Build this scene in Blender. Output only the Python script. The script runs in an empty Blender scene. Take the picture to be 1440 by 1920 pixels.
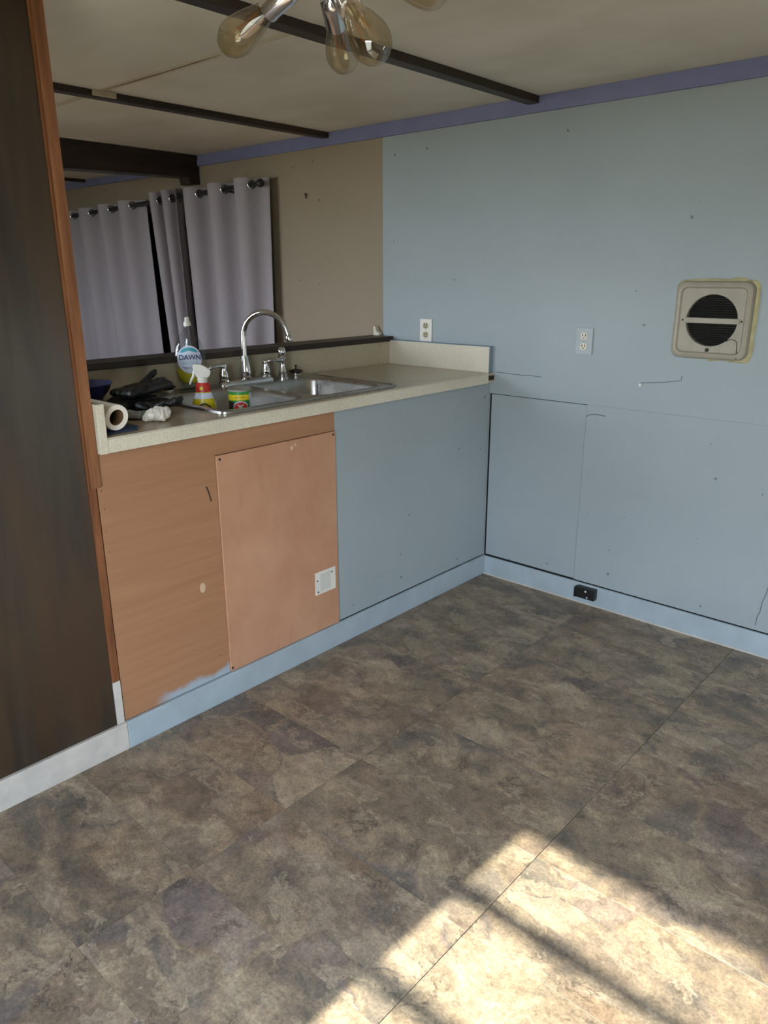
import bpy, bmesh, math, random
from mathutils import Vector, Matrix
random.seed(7)
PI = math.pi
scene = bpy.context.scene
C = scene.collection

# ------------------------------------------------------------------ camera, sky, sun, exposure
cam_d = bpy.data.cameras.new('camera'); cam = bpy.data.objects.new('camera', cam_d); C.objects.link(cam)
cam.location = (1.8138, -2.7039, 1.3090)
cam.rotation_euler = (math.radians(72.4686), math.radians(0.1714), math.radians(41.8007))
cam_d.sensor_fit = 'HORIZONTAL'; cam_d.sensor_width = 36.0; cam_d.lens = 1412.21 / 1440 * 36.0
cam_d.clip_start = 0.02
scene.camera = cam

SKY = 7.0
world = bpy.data.worlds.new('world'); scene.world = world; world.use_nodes = True
wn = world.node_tree.nodes; wl = world.node_tree.links
for n in list(wn): wn.remove(n)
wo = wn.new('ShaderNodeOutputWorld'); wb = wn.new('ShaderNodeBackground'); wb.inputs[1].default_value = SKY
wt = wn.new('ShaderNodeTexCoord'); ws = wn.new('ShaderNodeSeparateXYZ'); wr = wn.new('ShaderNodeValToRGB')
wl.new(wt.outputs['Generated'], ws.inputs[0]); wl.new(ws.outputs['Z'], wr.inputs[0])
wr.color_ramp.elements[0].position = 0.0; wr.color_ramp.elements[0].color = (0.80, 0.87, 0.97, 1)
wr.color_ramp.elements[1].position = 1.0; wr.color_ramp.elements[1].color = (0.62, 0.80, 1.12, 1)
wl.new(wr.outputs[0], wb.inputs[0]); wl.new(wb.outputs[0], wo.inputs[0])

SUN_EL = math.radians(40)
sd = bpy.data.lights.new('sun', 'SUN'); sd.energy = 5.9; sd.angle = math.radians(0.9); sd.color = (1.0, 0.96, 0.83)
sun = bpy.data.objects.new('sun', sd); C.objects.link(sun)
sdir = Vector((0.04, 1.0, -math.tan(SUN_EL))).normalized()
sun.rotation_euler = sdir.to_track_quat('-Z', 'Y').to_euler(); sun.location = (2, -8, 7)

scene.view_settings.view_transform = 'Standard'
scene.view_settings.look = 'None'
scene.view_settings.exposure = 1.70
scene.view_settings.gamma = 1.0
scene.view_settings.use_curve_mapping = False
scene.cycles.max_bounces = 10
scene.cycles.diffuse_bounces = 6
scene.cycles.transparent_max_bounces = 16
scene.cycles.caustics_reflective = False
scene.cycles.caustics_refractive = False
scene.cycles.sample_clamp_indirect = 6.0
scene.cycles.use_denoising = True

# room numbers (metres): the back wall is y = 0, the peninsula front is x = 0
ZC = 1.933; YR = -3.30; XR = 3.05; XL = -4.9; ZL = 1.905
W1 = (0.948, 2.05, 0.15, 1.730)      # kitchen window in the rear wall: x0 x1 z0 z1
W2 = (-2.3, -0.80, 0.88, 1.80)        # living room window in the rear wall
W3 = (-0.72, -0.38, 0.30, 1.15)      # window added in the right wall for extra light: y0 y1 z0 z1

def portal(name, w, right=False):
    d = bpy.data.lights.new(name, 'AREA'); d.shape = 'RECTANGLE'; d.size = w[1]-w[0]; d.size_y = w[3]-w[2]
    d.cycles.is_portal = True
    o = bpy.data.objects.new(name, d); C.objects.link(o)
    o.location = (XR+0.13, (w[0]+w[1])/2, (w[2]+w[3])/2) if right else ((w[0]+w[1])/2, YR-0.13, (w[2]+w[3])/2)
    o.rotation_euler = (PI/2, 0, PI/2) if right else (PI/2, 0, 0)
    return o
portal('kitchen_window_portal', W1); portal('living_window_portal', W2); portal('added_window_portal', W3, True)

# ------------------------------------------------------------------ materials
def srgb(r, g, b):
    f = lambda c: (c/255/12.92) if c/255 <= 0.04045 else ((c/255+0.055)/1.055)**2.4
    return (f(r), f(g), f(b), 1.0)

class Mat:
    def __init__(s, name, rough=0.6, metal=0.0, spec=0.5):
        s.m = bpy.data.materials.new(name); s.m.use_nodes = True
        s.n = s.m.node_tree.nodes; s.l = s.m.node_tree.links
        s.p = s.n['Principled BSDF']; s.out = s.n['Material Output']
        s.p.inputs['Roughness'].default_value = rough; s.p.inputs['Metallic'].default_value = metal
        s.p.inputs['Specular IOR Level'].default_value = spec
        s.tc = None
    def coord(s, scale=(1, 1, 1), loc=(0, 0, 0), kind='Object'):
        if s.tc is None: s.tc = s.n.new('ShaderNodeTexCoord')
        mp = s.n.new('ShaderNodeMapping'); mp.inputs['Scale'].default_value = scale; mp.inputs['Location'].default_value = loc
        s.l.new(s.tc.outputs[kind], mp.inputs[0]); return mp.outputs[0]
    def noise(s, vec, scale, detail=4, rough=0.55, dist=0.0):
        t = s.n.new('ShaderNodeTexNoise'); t.inputs['Scale'].default_value = scale; t.inputs['Detail'].default_value = detail
        t.inputs['Roughness'].default_value = rough; t.inputs['Distortion'].default_value = dist
        s.l.new(vec, t.inputs['Vector']); return t.outputs['Fac']
    def voro(s, vec, scale, out='Color', feature='F1', rnd=1.0):
        t = s.n.new('ShaderNodeTexVoronoi'); t.feature = feature; t.inputs['Scale'].default_value = scale
        t.inputs['Randomness'].default_value = rnd
        if feature == 'SMOOTH_F1': t.inputs['Smoothness'].default_value = 0.22
        s.l.new(vec, t.inputs['Vector']); return t.outputs[out]
    def ramp(s, fac, stops, interp='LINEAR'):
        r = s.n.new('ShaderNodeValToRGB'); cr = r.color_ramp; cr.interpolation = interp
        while len(cr.elements) < len(stops): cr.elements.new(0.5)
        for e, (p, c) in zip(cr.elements, stops):
            e.position = p; e.color = c if len(c) == 4 else (*c, 1)
        s.l.new(fac, r.inputs[0]); return r.outputs[0]
    def mix(s, fac, a, b, mode='MIX'):
        x = s.n.new('ShaderNodeMix'); x.data_type = 'RGBA'; x.blend_type = mode
        for v, i in ((fac, 0), (a, 6), (b, 7)):
            if isinstance(v, (int, float)): x.inputs[i].default_value = v
            elif isinstance(v, tuple): x.inputs[i].default_value = v
            else: s.l.new(v, x.inputs[i])
        return x.outputs[2]
    def math(s, op, a, b=0.0, clamp=False):
        x = s.n.new('ShaderNodeMath'); x.operation = op; x.use_clamp = clamp
        for v, i in ((a, 0), (b, 1)):
            if isinstance(v, (int, float)): x.inputs[i].default_value = v
            else: s.l.new(v, x.inputs[i])
        return x.outputs[0]
    def sep(s, vec):
        x = s.n.new('ShaderNodeSeparateXYZ'); s.l.new(vec, x.inputs[0]); return x.outputs
    def base(s, c):
        if isinstance(c, tuple): s.p.inputs['Base Color'].default_value = c
        else: s.l.new(c, s.p.inputs['Base Color'])
        return s
    def rough(s, v): s.l.new(v, s.p.inputs['Roughness']); return s
    def bump(s, h, strength=0.3, dist=0.002):
        b = s.n.new('ShaderNodeBump'); b.inputs['Strength'].default_value = strength; b.inputs['Distance'].default_value = dist
        s.l.new(h, b.inputs['Height']); s.l.new(b.outputs[0], s.p.inputs['Normal']); return s

W, BK = (1, 1, 1, 1), (0, 0, 0, 1)
def plain(name, col, rough=0.5, metal=0.0, var=0.08, scale=14.0, bump=0.0):
    """one paint or plastic with a little blotchiness"""
    m = Mat(name, rough, metal); v = m.coord(); n = m.noise(v, scale, 4)
    lo = tuple(c*(1-var) for c in col[:3]) + (1,); hi = tuple(min(1, c*(1+var)) for c in col[:3]) + (1,)
    m.base(m.ramp(n, [(0.3, lo), (0.7, hi)]))
    if bump: m.bump(m.noise(v, scale*8, 3), bump, 0.001)
    return m.m

def wall_paint(name, col, scuff, beige=None, xsplit=None):
    m = Mat(name, 0.55, spec=0.35); v = m.coord()
    n = m.noise(v, 2.2, 5, 0.6)
    base = m.ramp(n, [(0.25, tuple(c*0.93 for c in col[:3])+(1,)), (0.75, tuple(min(1, c*1.05) for c in col[:3])+(1,))])
    # small dents, specks and scuffs of their own shape
    q = m.sep(v); cb = m.n.new('ShaderNodeCombineXYZ'); m.l.new(m.math('ADD', q[0], q[1]), cb.inputs[0]); m.l.new(q[2], cb.inputs[1])
    wob = m.n.new('ShaderNodeVectorMath'); wob.operation = 'ADD'; m.l.new(cb.outputs[0], wob.inputs[0])
    wz = m.n.new('ShaderNodeTexNoise'); wz.inputs['Scale'].default_value = 90; m.l.new(v, wz.inputs['Vector'])
    wk = m.n.new('ShaderNodeVectorMath'); wk.operation = 'SCALE'; wk.inputs['Scale'].default_value = 0.012; m.l.new(wz.outputs['Color'], wk.inputs[0]); m.l.new(wk.outputs[0], wob.inputs[1])
    vt = m.n.new('ShaderNodeTexVoronoi'); vt.voronoi_dimensions = '2D'; vt.inputs['Scale'].default_value = 6.0; m.l.new(wob.outputs[0], vt.inputs['Vector'])
    d = vt.outputs['Distance']; k = m.sep(vt.outputs['Color'])
    spot = m.math('MULTIPLY', m.math('LESS_THAN', d, m.math('MULTIPLY', k[1], 0.036)), m.math('GREATER_THAN', k[0], 0.62))
    spot = m.math('MULTIPLY', spot, 0.75)
    vs = m.coord((5.0, 1, 26.0)); s2 = m.noise(vs, 1.7, 6, 0.75)
    scr = m.ramp(s2, [(0.70, BK), (0.74, (0.45, 0.45, 0.45, 1))])
    c = m.mix(spot, base, scuff); c = m.mix(scr, c, scuff)
    m.base(c); m.bump(m.noise(v, 60, 4, 0.6), 0.12, 0.001)
    return m.m

def wood(name, c0, c1, c2, grain=(1, 1, 14), rough=0.5, sc=3.0, var=True, bump=0.15):
    m = Mat(name, rough, spec=0.4); v = m.coord(grain)
    n = m.noise(v, sc, 6, 0.6, 0.6); big = m.noise(m.coord(), 2.5, 3)
    c = m.ramp(n, [(0.28, c0), (0.5, c1), (0.72, c2)])
    c = m.mix(m.ramp(big, [(0.35, (0, 0, 0, 1)), (0.7, (0.55, 0.55, 0.55, 1))]), c, m.mix(0.5, c, c0))
    m.base(c); m.bump(n, bump, 0.001)
    return m.m

def chrome(name, col=(0.75, 0.75, 0.76, 1), rough=0.12):
    m = Mat(name, rough, 1.0); m.base(col); return m.m

def clear(name, tint, gloss=0.08, fres=1.35):
    m = Mat(name); n, l = m.n, m.l
    t = n.new('ShaderNodeBsdfTransparent'); t.inputs[0].default_value = tint
    g = n.new('ShaderNodeBsdfGlossy'); g.inputs['Roughness'].default_value = 0.05
    f = n.new('ShaderNodeLayerWeight'); f.inputs[0].default_value = 0.35
    r = m.ramp(f.outputs['Facing'], [(0.0, (gloss, gloss, gloss, 1)), (0.55, (gloss*1.6, gloss*1.6, gloss*1.6, 1)), (1.0, (0.75, 0.75, 0.75, 1))])
    x = n.new('ShaderNodeMixShader'); l.new(r, x.inputs[0]); l.new(t.outputs[0], x.inputs[1]); l.new(g.outputs[0], x.inputs[2])
    l.new(x.outputs[0], m.out.inputs[0]); return m.m

MT = {}
MT['blue'] = wall_paint('blue_wall_paint', srgb(156, 166, 170), srgb(92, 98, 100))
MT['beige'] = wall_paint('beige_wall_paint', srgb(146, 132, 113), srgb(92, 82, 70))
MT['room'] = wall_paint('cream_wall_paint', srgb(190, 180, 162), srgb(120, 112, 98))
MT['bluetrim'] = plain('blue_trim_paint', srgb(164, 178, 186), 0.45, var=0.08, scale=9, bump=0.1)
MT['crown'] = plain('purple_blue_trim_paint', srgb(114, 117, 156), 0.5, var=0.06)
MT['ceil'] = None
def _ceil():
    m = Mat('ceiling_paint', 0.7, spec=0.25); v = m.coord(); n = m.noise(m.coord((1.2, 3.0, 1)), 1.6, 5, 0.6)
    st = m.noise(v, 1.1, 3)
    c = m.ramp(n, [(0.3, srgb(210, 202, 188)), (0.7, srgb(222, 215, 204))])
    c = m.mix(m.ramp(st, [(0.5, BK), (0.72, (0.35, 0.35, 0.35, 1))]), c, srgb(160, 146, 124))
    m.base(c); m.bump(m.noise(v, 45, 3), 0.08, 0.001); return m.m
MT['ceil'] = _ceil()
MT['darkwood'] = wood('dark_stained_wood', srgb(34, 26, 20), srgb(48, 37, 29), srgb(62, 49, 38), (14, 1, 14), 0.45, 2.0)
def _panel():
    m = Mat('dark_plywood_panel', 0.36, spec=0.6); v = m.coord((9, 9, 0.8)); n = m.noise(v, 2.0, 6, 0.6, 0.5)
    b = m.noise(m.coord((1, 5.0, 0.9)), 1.6, 3, 0.5, 0.4)
    c = m.ramp(n, [(0.3, srgb(37, 30, 23)), (0.5, srgb(49, 40, 31)), (0.72, srgb(64, 54, 42))])
    c = m.mix(m.ramp(b, [(0.45, BK), (0.62, (0.7, 0.7, 0.7, 1))]), c, srgb(68, 49, 31))
    m.base(c); m.bump(n, 0.08, 0.001); return m.m
MT['panel'] = _panel()
MT['strip'] = wood('raw_edge_wood', srgb(104, 66, 42), srgb(138, 90, 58), srgb(164, 114, 78), (14, 14, 1.2), 0.55, 3.0)
MT['strip_dark'] = wood('raw_edge_wood_dark', srgb(92, 54, 30), srgb(126, 78, 46), srgb(150, 98, 62), (14, 14, 1.2), 0.55, 3.0)
def _face():
    # brown plywood with a brushed smear of blue paint along its foot
    m = Mat('brown_plywood_face', 0.5, spec=0.4); v = m.coord((1, 1.0, 22)); n = m.noise(v, 2.4, 6, 0.6, 0.1)
    b = m.noise(m.coord(), 3.0, 4)
    c = m.ramp(n, [(0.25, srgb(154, 111, 80)), (0.5, srgb(164, 120, 87)), (0.75, srgb(173, 129, 96))])
    c = m.mix(m.ramp(b, [(0.4, BK), (0.75, (0.5, 0.5, 0.5, 1))]), c, srgb(162, 120, 90))
    x = m.sep(m.coord()); e = m.noise(m.coord((1, 9, 9)), 2.0, 4)
    z = m.math('SUBTRACT', x[2], m.math('MULTIPLY', e, 0.05))
    sm = m.math('MULTIPLY', m.ramp(z, [(0.076, (0.85, 0.85, 0.85, 1)), (0.096, BK)]), m.ramp(m.math('ADD', x[1], 1.0), [(0.20, BK), (0.26, W)]))
    c = m.mix(sm, c, srgb(160, 180, 194))
    m.base(c); m.bump(n, 0.06, 0.001); return m.m
MT['face'] = _face()
def _door():
    m = Mat('pinkish_hardboard_door', 0.5, spec=0.4); v = m.coord(); n = m.noise(v, 5.0, 5, 0.6); b = m.noise(m.coord((1, 7, 2)), 3.0, 5, 0.7)
    c = m.ramp(n, [(0.3, srgb(178, 130, 100)), (0.7, srgb(196, 150, 120))])
    c = m.mix(m.ramp(b, [(0.6, BK), (0.8, (0.45, 0.45, 0.45, 1))]), c, srgb(148, 104, 76))
    m.base(c); return m.m
MT['door'] = _door()
def _lam(name, c0, c1, rough):
    m = Mat(name, rough, spec=0.5); v = m.coord(); n = m.noise(v, 160, 3, 0.7); b = m.noise(v, 5, 4)
    c = m.ramp(n, [(0.35, c0), (0.65, c1)]); c = m.mix(m.ramp(b, [(0.4, BK), (0.8, (0.25, 0.25, 0.25, 1))]), c, srgb(150, 138, 116))
    m.base(c); return m.m
MT['lam'] = _lam('beige_laminate_top', srgb(174, 160, 138), srgb(188, 174, 152), 0.25)
MT['lamw'] = _lam('cream_laminate_edge', srgb(206, 198, 178), srgb(222, 215, 196), 0.4)
MT['splash'] = _lam('pale_laminate_backsplash', srgb(176, 164, 138), srgb(190, 178, 152), 0.35)
MT['steel'] = None
def _steel():
    m = Mat('brushed_stainless_steel', 0.28, 1.0); v = m.coord((1, 1, 1)); n = m.noise(v, 9, 4)
    m.base(m.ramp(n, [(0.3, (0.42, 0.41, 0.39, 1)), (0.7, (0.5, 0.49, 0.47, 1))]))
    m.rough(m.ramp(n, [(0.3, (0.26, 0.26, 0.26, 1)), (0.7, (0.32, 0.32, 0.32, 1))])); return m.m
MT['steel'] = _steel()
MT['chrome'] = chrome('polished_chrome')
MT['black'] = plain('black_plastic', srgb(26, 26, 28), 0.4, var=0.2)
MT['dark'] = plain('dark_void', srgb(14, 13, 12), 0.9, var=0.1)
MT['white'] = plain('white_plastic', srgb(222, 218, 208), 0.4, var=0.03)
MT['ivory'] = plain('ivory_plastic', srgb(206, 200, 180), 0.4, var=0.04)
MT['whitepaint'] = plain('worn_white_paint', srgb(196, 192, 184), 0.5, var=0.1, scale=18, bump=0.2)
MT['filler'] = plain('pale_filler_smudge', srgb(206, 176, 146), 0.7, var=0.06)
MT['nail'] = plain('dark_nail_head', srgb(40, 32, 26), 0.5)
MT['ventgrey'] = plain('aged_grey_enamel', srgb(156, 149, 134), 0.45, var=0.08, scale=20)
MT['slat'] = plain('greasy_black_metal', srgb(40, 37, 32), 0.5, var=0.2)
MT['caulk'] = plain('yellowed_sealant', srgb(180, 172, 132), 0.6, var=0.22, scale=30, bump=0.4)
MT['chip'] = plain('bare_particle_board', srgb(52, 42, 32), 0.9, var=0.3, scale=90, bump=0.4)

def _tile():
    """stone-look vinyl: layered slate print, shifted per tile by the object index"""
    m = Mat('slate_print_vinyl', 0.42, spec=0.4)
    oi = m.n.new('ShaderNodeObjectInfo'); idx = oi.outputs['Object Index']
    cb = m.n.new('ShaderNodeCombineXYZ')
    m.l.new(m.math('MULTIPLY', idx, 3.17), cb.inputs[0]); m.l.new(m.math('MULTIPLY', idx, 1.73), cb.inputs[1])
    va = m.n.new('ShaderNodeVectorMath'); va.operation = 'ADD'
    m.l.new(m.coord(), va.inputs[0]); m.l.new(cb.outputs[0], va.inputs[1]); v = va.outputs[0]
    # warp
    wn_ = m.n.new('ShaderNodeTexNoise'); wn_.inputs['Scale'].default_value = 6.0; wn_.inputs['Detail'].default_value = 6; m.l.new(v, wn_.inputs['Vector'])
    ws_ = m.n.new('ShaderNodeVectorMath'); ws_.operation = 'SCALE'; ws_.inputs['Scale'].default_value = 0.16; m.l.new(wn_.outputs['Color'], ws_.inputs[0])
    wa = m.n.new('ShaderNodeVectorMath'); wa.operation = 'ADD'; m.l.new(v, wa.inputs[0]); m.l.new(ws_.outputs[0], wa.inputs[1]); w = wa.outputs[0]
    sx = m.n.new('ShaderNodeMapping'); sx.inputs['Scale'].default_value = (1.0, 1.5, 1.0); sx.inputs['Rotation'].default_value = (0, 0, 0.6); m.l.new(w, sx.inputs[0])
    n1 = m.noise(sx.outputs[0], 5.5, 8, 0.68)
    base = m.ramp(n1, [(0.32, srgb(92, 88, 84)), (0.43, srgb(120, 109, 97)), (0.50, srgb(144, 127, 108)), (0.56, srgb(166, 147, 124)), (0.66, srgb(190, 173, 149))])
    # broad cleft plates with a soft tone of their own
    cell = m.voro(sx.outputs[0], 4.2, 'Color', 'SMOOTH_F1'); cs = m.sep(cell)
    plate = m.ramp(cs[0], [(0.0, srgb(104, 100, 97)), (0.20, srgb(160, 144, 121)), (0.42, srgb(136, 118, 99)), (0.60, srgb(128, 116, 117)), (0.74, srgb(98, 95, 91)), (0.88, srgb(176, 159, 138))])
    c = m.mix(m.ramp(cs[1], [(0.30, (0.25, 0.25, 0.25, 1)), (0.6, (0.65, 0.65, 0.65, 1))]), base, plate)
    # pale flakes with one crisp edge, rusty stains
    fl = m.noise(sx.outputs[0], 6.0, 9, 0.66, 0.2)
    c = m.mix(m.ramp(fl, [(0.55, BK), (0.562, (0.55, 0.55, 0.55, 1)), (0.66, (0.08, 0.08, 0.08, 1))]), c, srgb(184, 167, 142))
    ru = m.noise(w, 2.6, 5, 0.6)
    c = m.mix(m.ramp(ru, [(0.52, BK), (0.72, (0.38, 0.38, 0.38, 1))]), c, srgb(138, 104, 78))
    # short dark cleft lines, broken up
    ed = m.noise(w, 4.5, 8, 0.68); a = m.math('ABSOLUTE', m.math('SUBTRACT', ed, 0.45)); bk_ = m.noise(v, 7.0, 3)
    ln = m.math('MULTIPLY', m.ramp(a, [(0.0, (0.8, 0.8, 0.8, 1)), (0.014, BK)]), m.ramp(bk_, [(0.48, BK), (0.6, W)]))
    c = m.mix(ln, c, srgb(70, 64, 59))
    cl = m.noise(v, 20, 8, 0.76)
    c = m.mix(0.9, c, m.ramp(cl, [(0.34, (0.58, 0.58, 0.59, 1)), (0.5, (1.0, 1.0, 1.0, 1)), (0.66, (1.26, 1.23, 1.18, 1))]), 'MULTIPLY')
    g = m.noise(v, 150, 4, 0.75)
    c = m.mix(0.62, c, m.ramp(g, [(0.38, (0.58, 0.58, 0.59, 1)), (0.58, (1.12, 1.11, 1.09, 1))]), 'MULTIPLY')
    g2 = m.noise(v, 62, 5, 0.7)
    c = m.mix(0.5, c, m.ramp(g2, [(0.36, (0.72, 0.72, 0.73, 1)), (0.6, (1.10, 1.09, 1.07, 1))]), 'MULTIPLY')
    m.base(c)
    m.rough(m.ramp(cl, [(0.3, (0.36, 0.36, 0.36, 1)), (0.7, (0.55, 0.55, 0.55, 1))]))
    h = m.math('ADD', m.math('MULTIPLY', fl, 0.6), m.math('MULTIPLY', g, 0.25)); m.bump(h, 0.25, 0.0015)
    return m.m
MT['tile'] = _tile()
MT['grout'] = plain('dark_floor_joint', srgb(66, 58, 50), 0.8, var=0.2)
MT['lino'] = plain('brown_living_floor', srgb(126, 108, 90), 0.5, var=0.15, scale=6)
def _curtain():
    m = Mat('grey_lavender_curtain_fabric', 0.85, spec=0.15); v = m.coord((1, 1, 1)); n = m.noise(m.coord((160, 160, 40)), 3.0, 3)
    m.base(m.ramp(n, [(0.3, srgb(147, 140, 144)), (0.7, srgb(161, 154, 158))])); m.bump(n, 0.15, 0.0008)
    return m.m
MT['curtain'] = _curtain()
MT['amber'] = clear('amber_bulb_glass', (0.86, 0.79, 0.63, 1), 0.15)
MT['filament'] = plain('amber_filament', srgb(190, 120, 50), 0.4, var=0.1)
MT['pane'] = clear('window_glass', (0.97, 0.98, 0.97, 1), 0.04)
MT['alu'] = plain('white_window_frame', srgb(215, 213, 206), 0.4, var=0.03)
MT['clearpl'] = clear('clear_bottle_plastic', (0.90, 0.92, 0.92, 1), 0.06)
MT['yellow'] = plain('yellow_plastic', srgb(216, 196, 30), 0.35, var=0.05)
MT['soap'] = plain('yellow_dish_soap', srgb(214, 200, 50), 0.2, var=0.04)
MT['red'] = plain('red_label', srgb(190, 44, 34), 0.4, var=0.06)
MT['green'] = plain('green_label', srgb(52, 140, 56), 0.4, var=0.06)
MT['label'] = plain('white_blue_label', srgb(212, 220, 236), 0.4, var=0.03)
MT['teal'] = plain('teal_print', srgb(60, 168, 190), 0.4, var=0.06)
MT['navy_ink'] = plain('navy_print', srgb(24, 36, 96), 0.4, var=0.04)
MT['navy'] = plain('navy_plastic', srgb(44, 50, 92), 0.35, var=0.06)
MT['bluecloth'] = plain('dark_blue_cloth', srgb(38, 54, 84), 0.8, var=0.15, scale=40, bump=0.4)
MT['paper'] = plain('white_paper', srgb(228, 222, 212), 0.85, var=0.04, scale=40, bump=0.25)
MT['card'] = plain('brown_cardboard', srgb(104, 78, 50), 0.85, var=0.1)
MT['rubber'] = plain('black_rubber_glove', srgb(24, 25, 27), 0.45, var=0.3, scale=30, bump=0.3)
MT['greyglove'] = plain('grey_knit_glove', srgb(158, 158, 158), 0.9, var=0.25, scale=60, bump=0.6)
MT['cuff'] = plain('green_knit_cuff', srgb(96, 116, 104), 0.9, var=0.2, scale=60, bump=0.6)
MT['ground'] = plain('sandy_yard_ground', srgb(136, 128, 106), 0.95, var=0.2, scale=1.2)
MT['stopper'] = plain('dark_red_black_rubber', srgb(42, 26, 24), 0.5, var=0.25)
MT['grey'] = plain('grey_plastic', srgb(150, 146, 136), 0.5, var=0.06)

# ------------------------------------------------------------------ geometry helpers (world coordinates)
def box(bm, x0, x1, y0, y1, z0, z1):
    v = [bm.verts.new((x, y, z)) for z in (z0, z1) for y in (y0, y1) for x in (x0, x1)]
    for f in ((0, 2, 3, 1), (4, 5, 7, 6), (0, 1, 5, 4), (2, 6, 7, 3), (0, 4, 6, 2), (1, 3, 7, 5)):
        bm.faces.new([v[i] for i in f])
    return v
def bxm(x0, x1, y0, y1, z0, z1, bev=0.0, seg=2):
    bm = bmesh.new(); box(bm, x0, x1, y0, y1, z0, z1)
    if bev: bmesh.ops.bevel(bm, geom=bm.edges[:], offset=bev, segments=seg, profile=0.6, affect='EDGES')
    return bm
def frame(d):
    d = Vector(d).normalized(); u = d.orthogonal().normalized(); return d, u, d.cross(u).normalized()
def loft(bm, rings, cap0=True, cap1=True, closed=True):
    R_ = [[bm.verts.new(p) for p in r] for r in rings]
    n = len(R_[0])
    for a, b in zip(R_, R_[1:]):
        for i in range(n if closed else n-1):
            j = (i+1) % n; bm.faces.new((a[i], a[j], b[j], b[i]))
    if cap0 and closed: bm.faces.new(R_[0][::-1])
    if cap1 and closed: bm.faces.new(R_[-1])
    return R_
def ring(c, u, v, ru, rv=None, n=20):
    rv = ru if rv is None else rv; c = Vector(c)
    return [c + u*(ru*math.cos(2*PI*i/n)) + v*(rv*math.sin(2*PI*i/n)) for i in range(n)]
def lathe(bm, base, axis, prof, n=20, cap0=True, cap1=True):
    d, u, v = frame(axis); base = Vector(base)
    return loft(bm, [ring(base+d*h, u, v, max(r, 1e-4), n=n) for h, r in prof], cap0, cap1)
def tube(bm, pts, r, n=12, caps=True):
    pts = [Vector(p) for p in pts]; rings = []
    t0 = (pts[1]-pts[0]).normalized(); u = t0.orthogonal().normalized()
    for i, p in enumerate(pts):
        t = (pts[min(i+1, len(pts)-1)]-pts[max(i-1, 0)]).normalized()
        u = (u - t*u.dot(t)).normalized(); v = t.cross(u)
        rings.append(ring(p, u, v, r[i] if isinstance(r, (list, tuple)) else r, n=n))
    loft(bm, rings, caps, caps)
def rrect(hx, hy, r, n=6):
    pts = []
    for cx, cy, a0 in ((hx-r, hy-r, 0), (-hx+r, hy-r, PI/2), (-hx+r, -hy+r, PI), (hx-r, -hy+r, 1.5*PI)):
        for k in range(n): a = a0+PI/2*k/(n-1); pts.append((cx+r*math.cos(a), cy+r*math.sin(a)))
    return pts
def torus(bm, c, axis, R_, r, n=20, k=8):
    d, u, v = frame(axis); c = Vector(c); rings = []
    for i in range(n):
        a = 2*PI*i/n; e = u*math.cos(a)+v*math.sin(a)
        rings.append([c+e*(R_+r*math.cos(2*PI*j/k))+d*(r*math.sin(2*PI*j/k)) for j in range(k)])
    rings.append(rings[0]); loft(bm, rings, False, False); bmesh.ops.remove_doubles(bm, verts=bm.verts[:], dist=1e-6)

def link(o, parent=None):
    C.objects.link(o)
    if parent is not None: o.parent = parent
    return o
def obj(name, bm, mat, parent=None, smooth=False, origin=None):
    """bmesh in world coordinates -> one mesh object; its origin goes to the parent's base or to `origin`"""
    me = bpy.data.meshes.new(name)
    bmesh.ops.recalc_face_normals(bm, faces=bm.faces[:])
    bm.to_mesh(me); bm.free()
    p0 = Vector((0, 0, 0)); q = parent
    while q is not None: p0 += q.location; q = q.parent
    off = Vector(origin) if origin is not None else p0
    me.transform(Matrix.Translation(-off))
    me.materials.append(MT[mat] if isinstance(mat, str) else mat)
    if smooth: me.shade_smooth() if hasattr(me, 'shade_smooth') else [setattr(f, 'use_smooth', True) for f in me.polygons]
    o = bpy.data.objects.new(name, me); link(o, parent); o.location = off - p0
    return o
def auto(o, ang=40):
    """smooth only across shallow edges"""
    me = o.data
    for f in me.polygons: f.use_smooth = True
    bm = bmesh.new(); bm.from_mesh(me)
    for e in bm.edges: e.smooth = len(e.link_faces) == 2 and e.calc_face_angle(0) < math.radians(ang)
    bm.to_mesh(me); bm.free(); return o
def tag(o, label, cat=None, group=None, kind=None):
    o['label'] = label
    if cat: o['category'] = cat
    if group: o['group'] = group
    if kind: o['kind'] = kind
    return o
def thing(name, label, cat, loc=(0, 0, 0), group=None, kind=None):
    o = bpy.data.objects.new(name, None); link(o); o.location = loc; o.empty_display_size = 0.05
    return tag(o, label, cat, group, kind)
def text_mesh(name, s, size, mat, parent, mtx, depth=0.0004):
    cu = bpy.data.curves.new(name, 'FONT'); cu.body = s; cu.size = size; cu.align_x = 'CENTER'; cu.align_y = 'CENTER'; cu.extrude = depth; cu.offset = size*0.02
    t = bpy.data.objects.new('tmp', cu); C.objects.link(t)
    dg = bpy.context.evaluated_depsgraph_get(); me = bpy.data.meshes.new_from_object(t.evaluated_get(dg)); bpy.data.objects.remove(t)
    me.name = name; me.transform(mtx)
    p0 = Vector((0, 0, 0)); q = parent
    while q is not None: p0 += q.location; q = q.parent
    me.transform(Matrix.Translation(-p0)); me.materials.clear(); me.materials.append(MT[mat])
    o = bpy.data.objects.new(name, me); link(o, parent); return o
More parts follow.
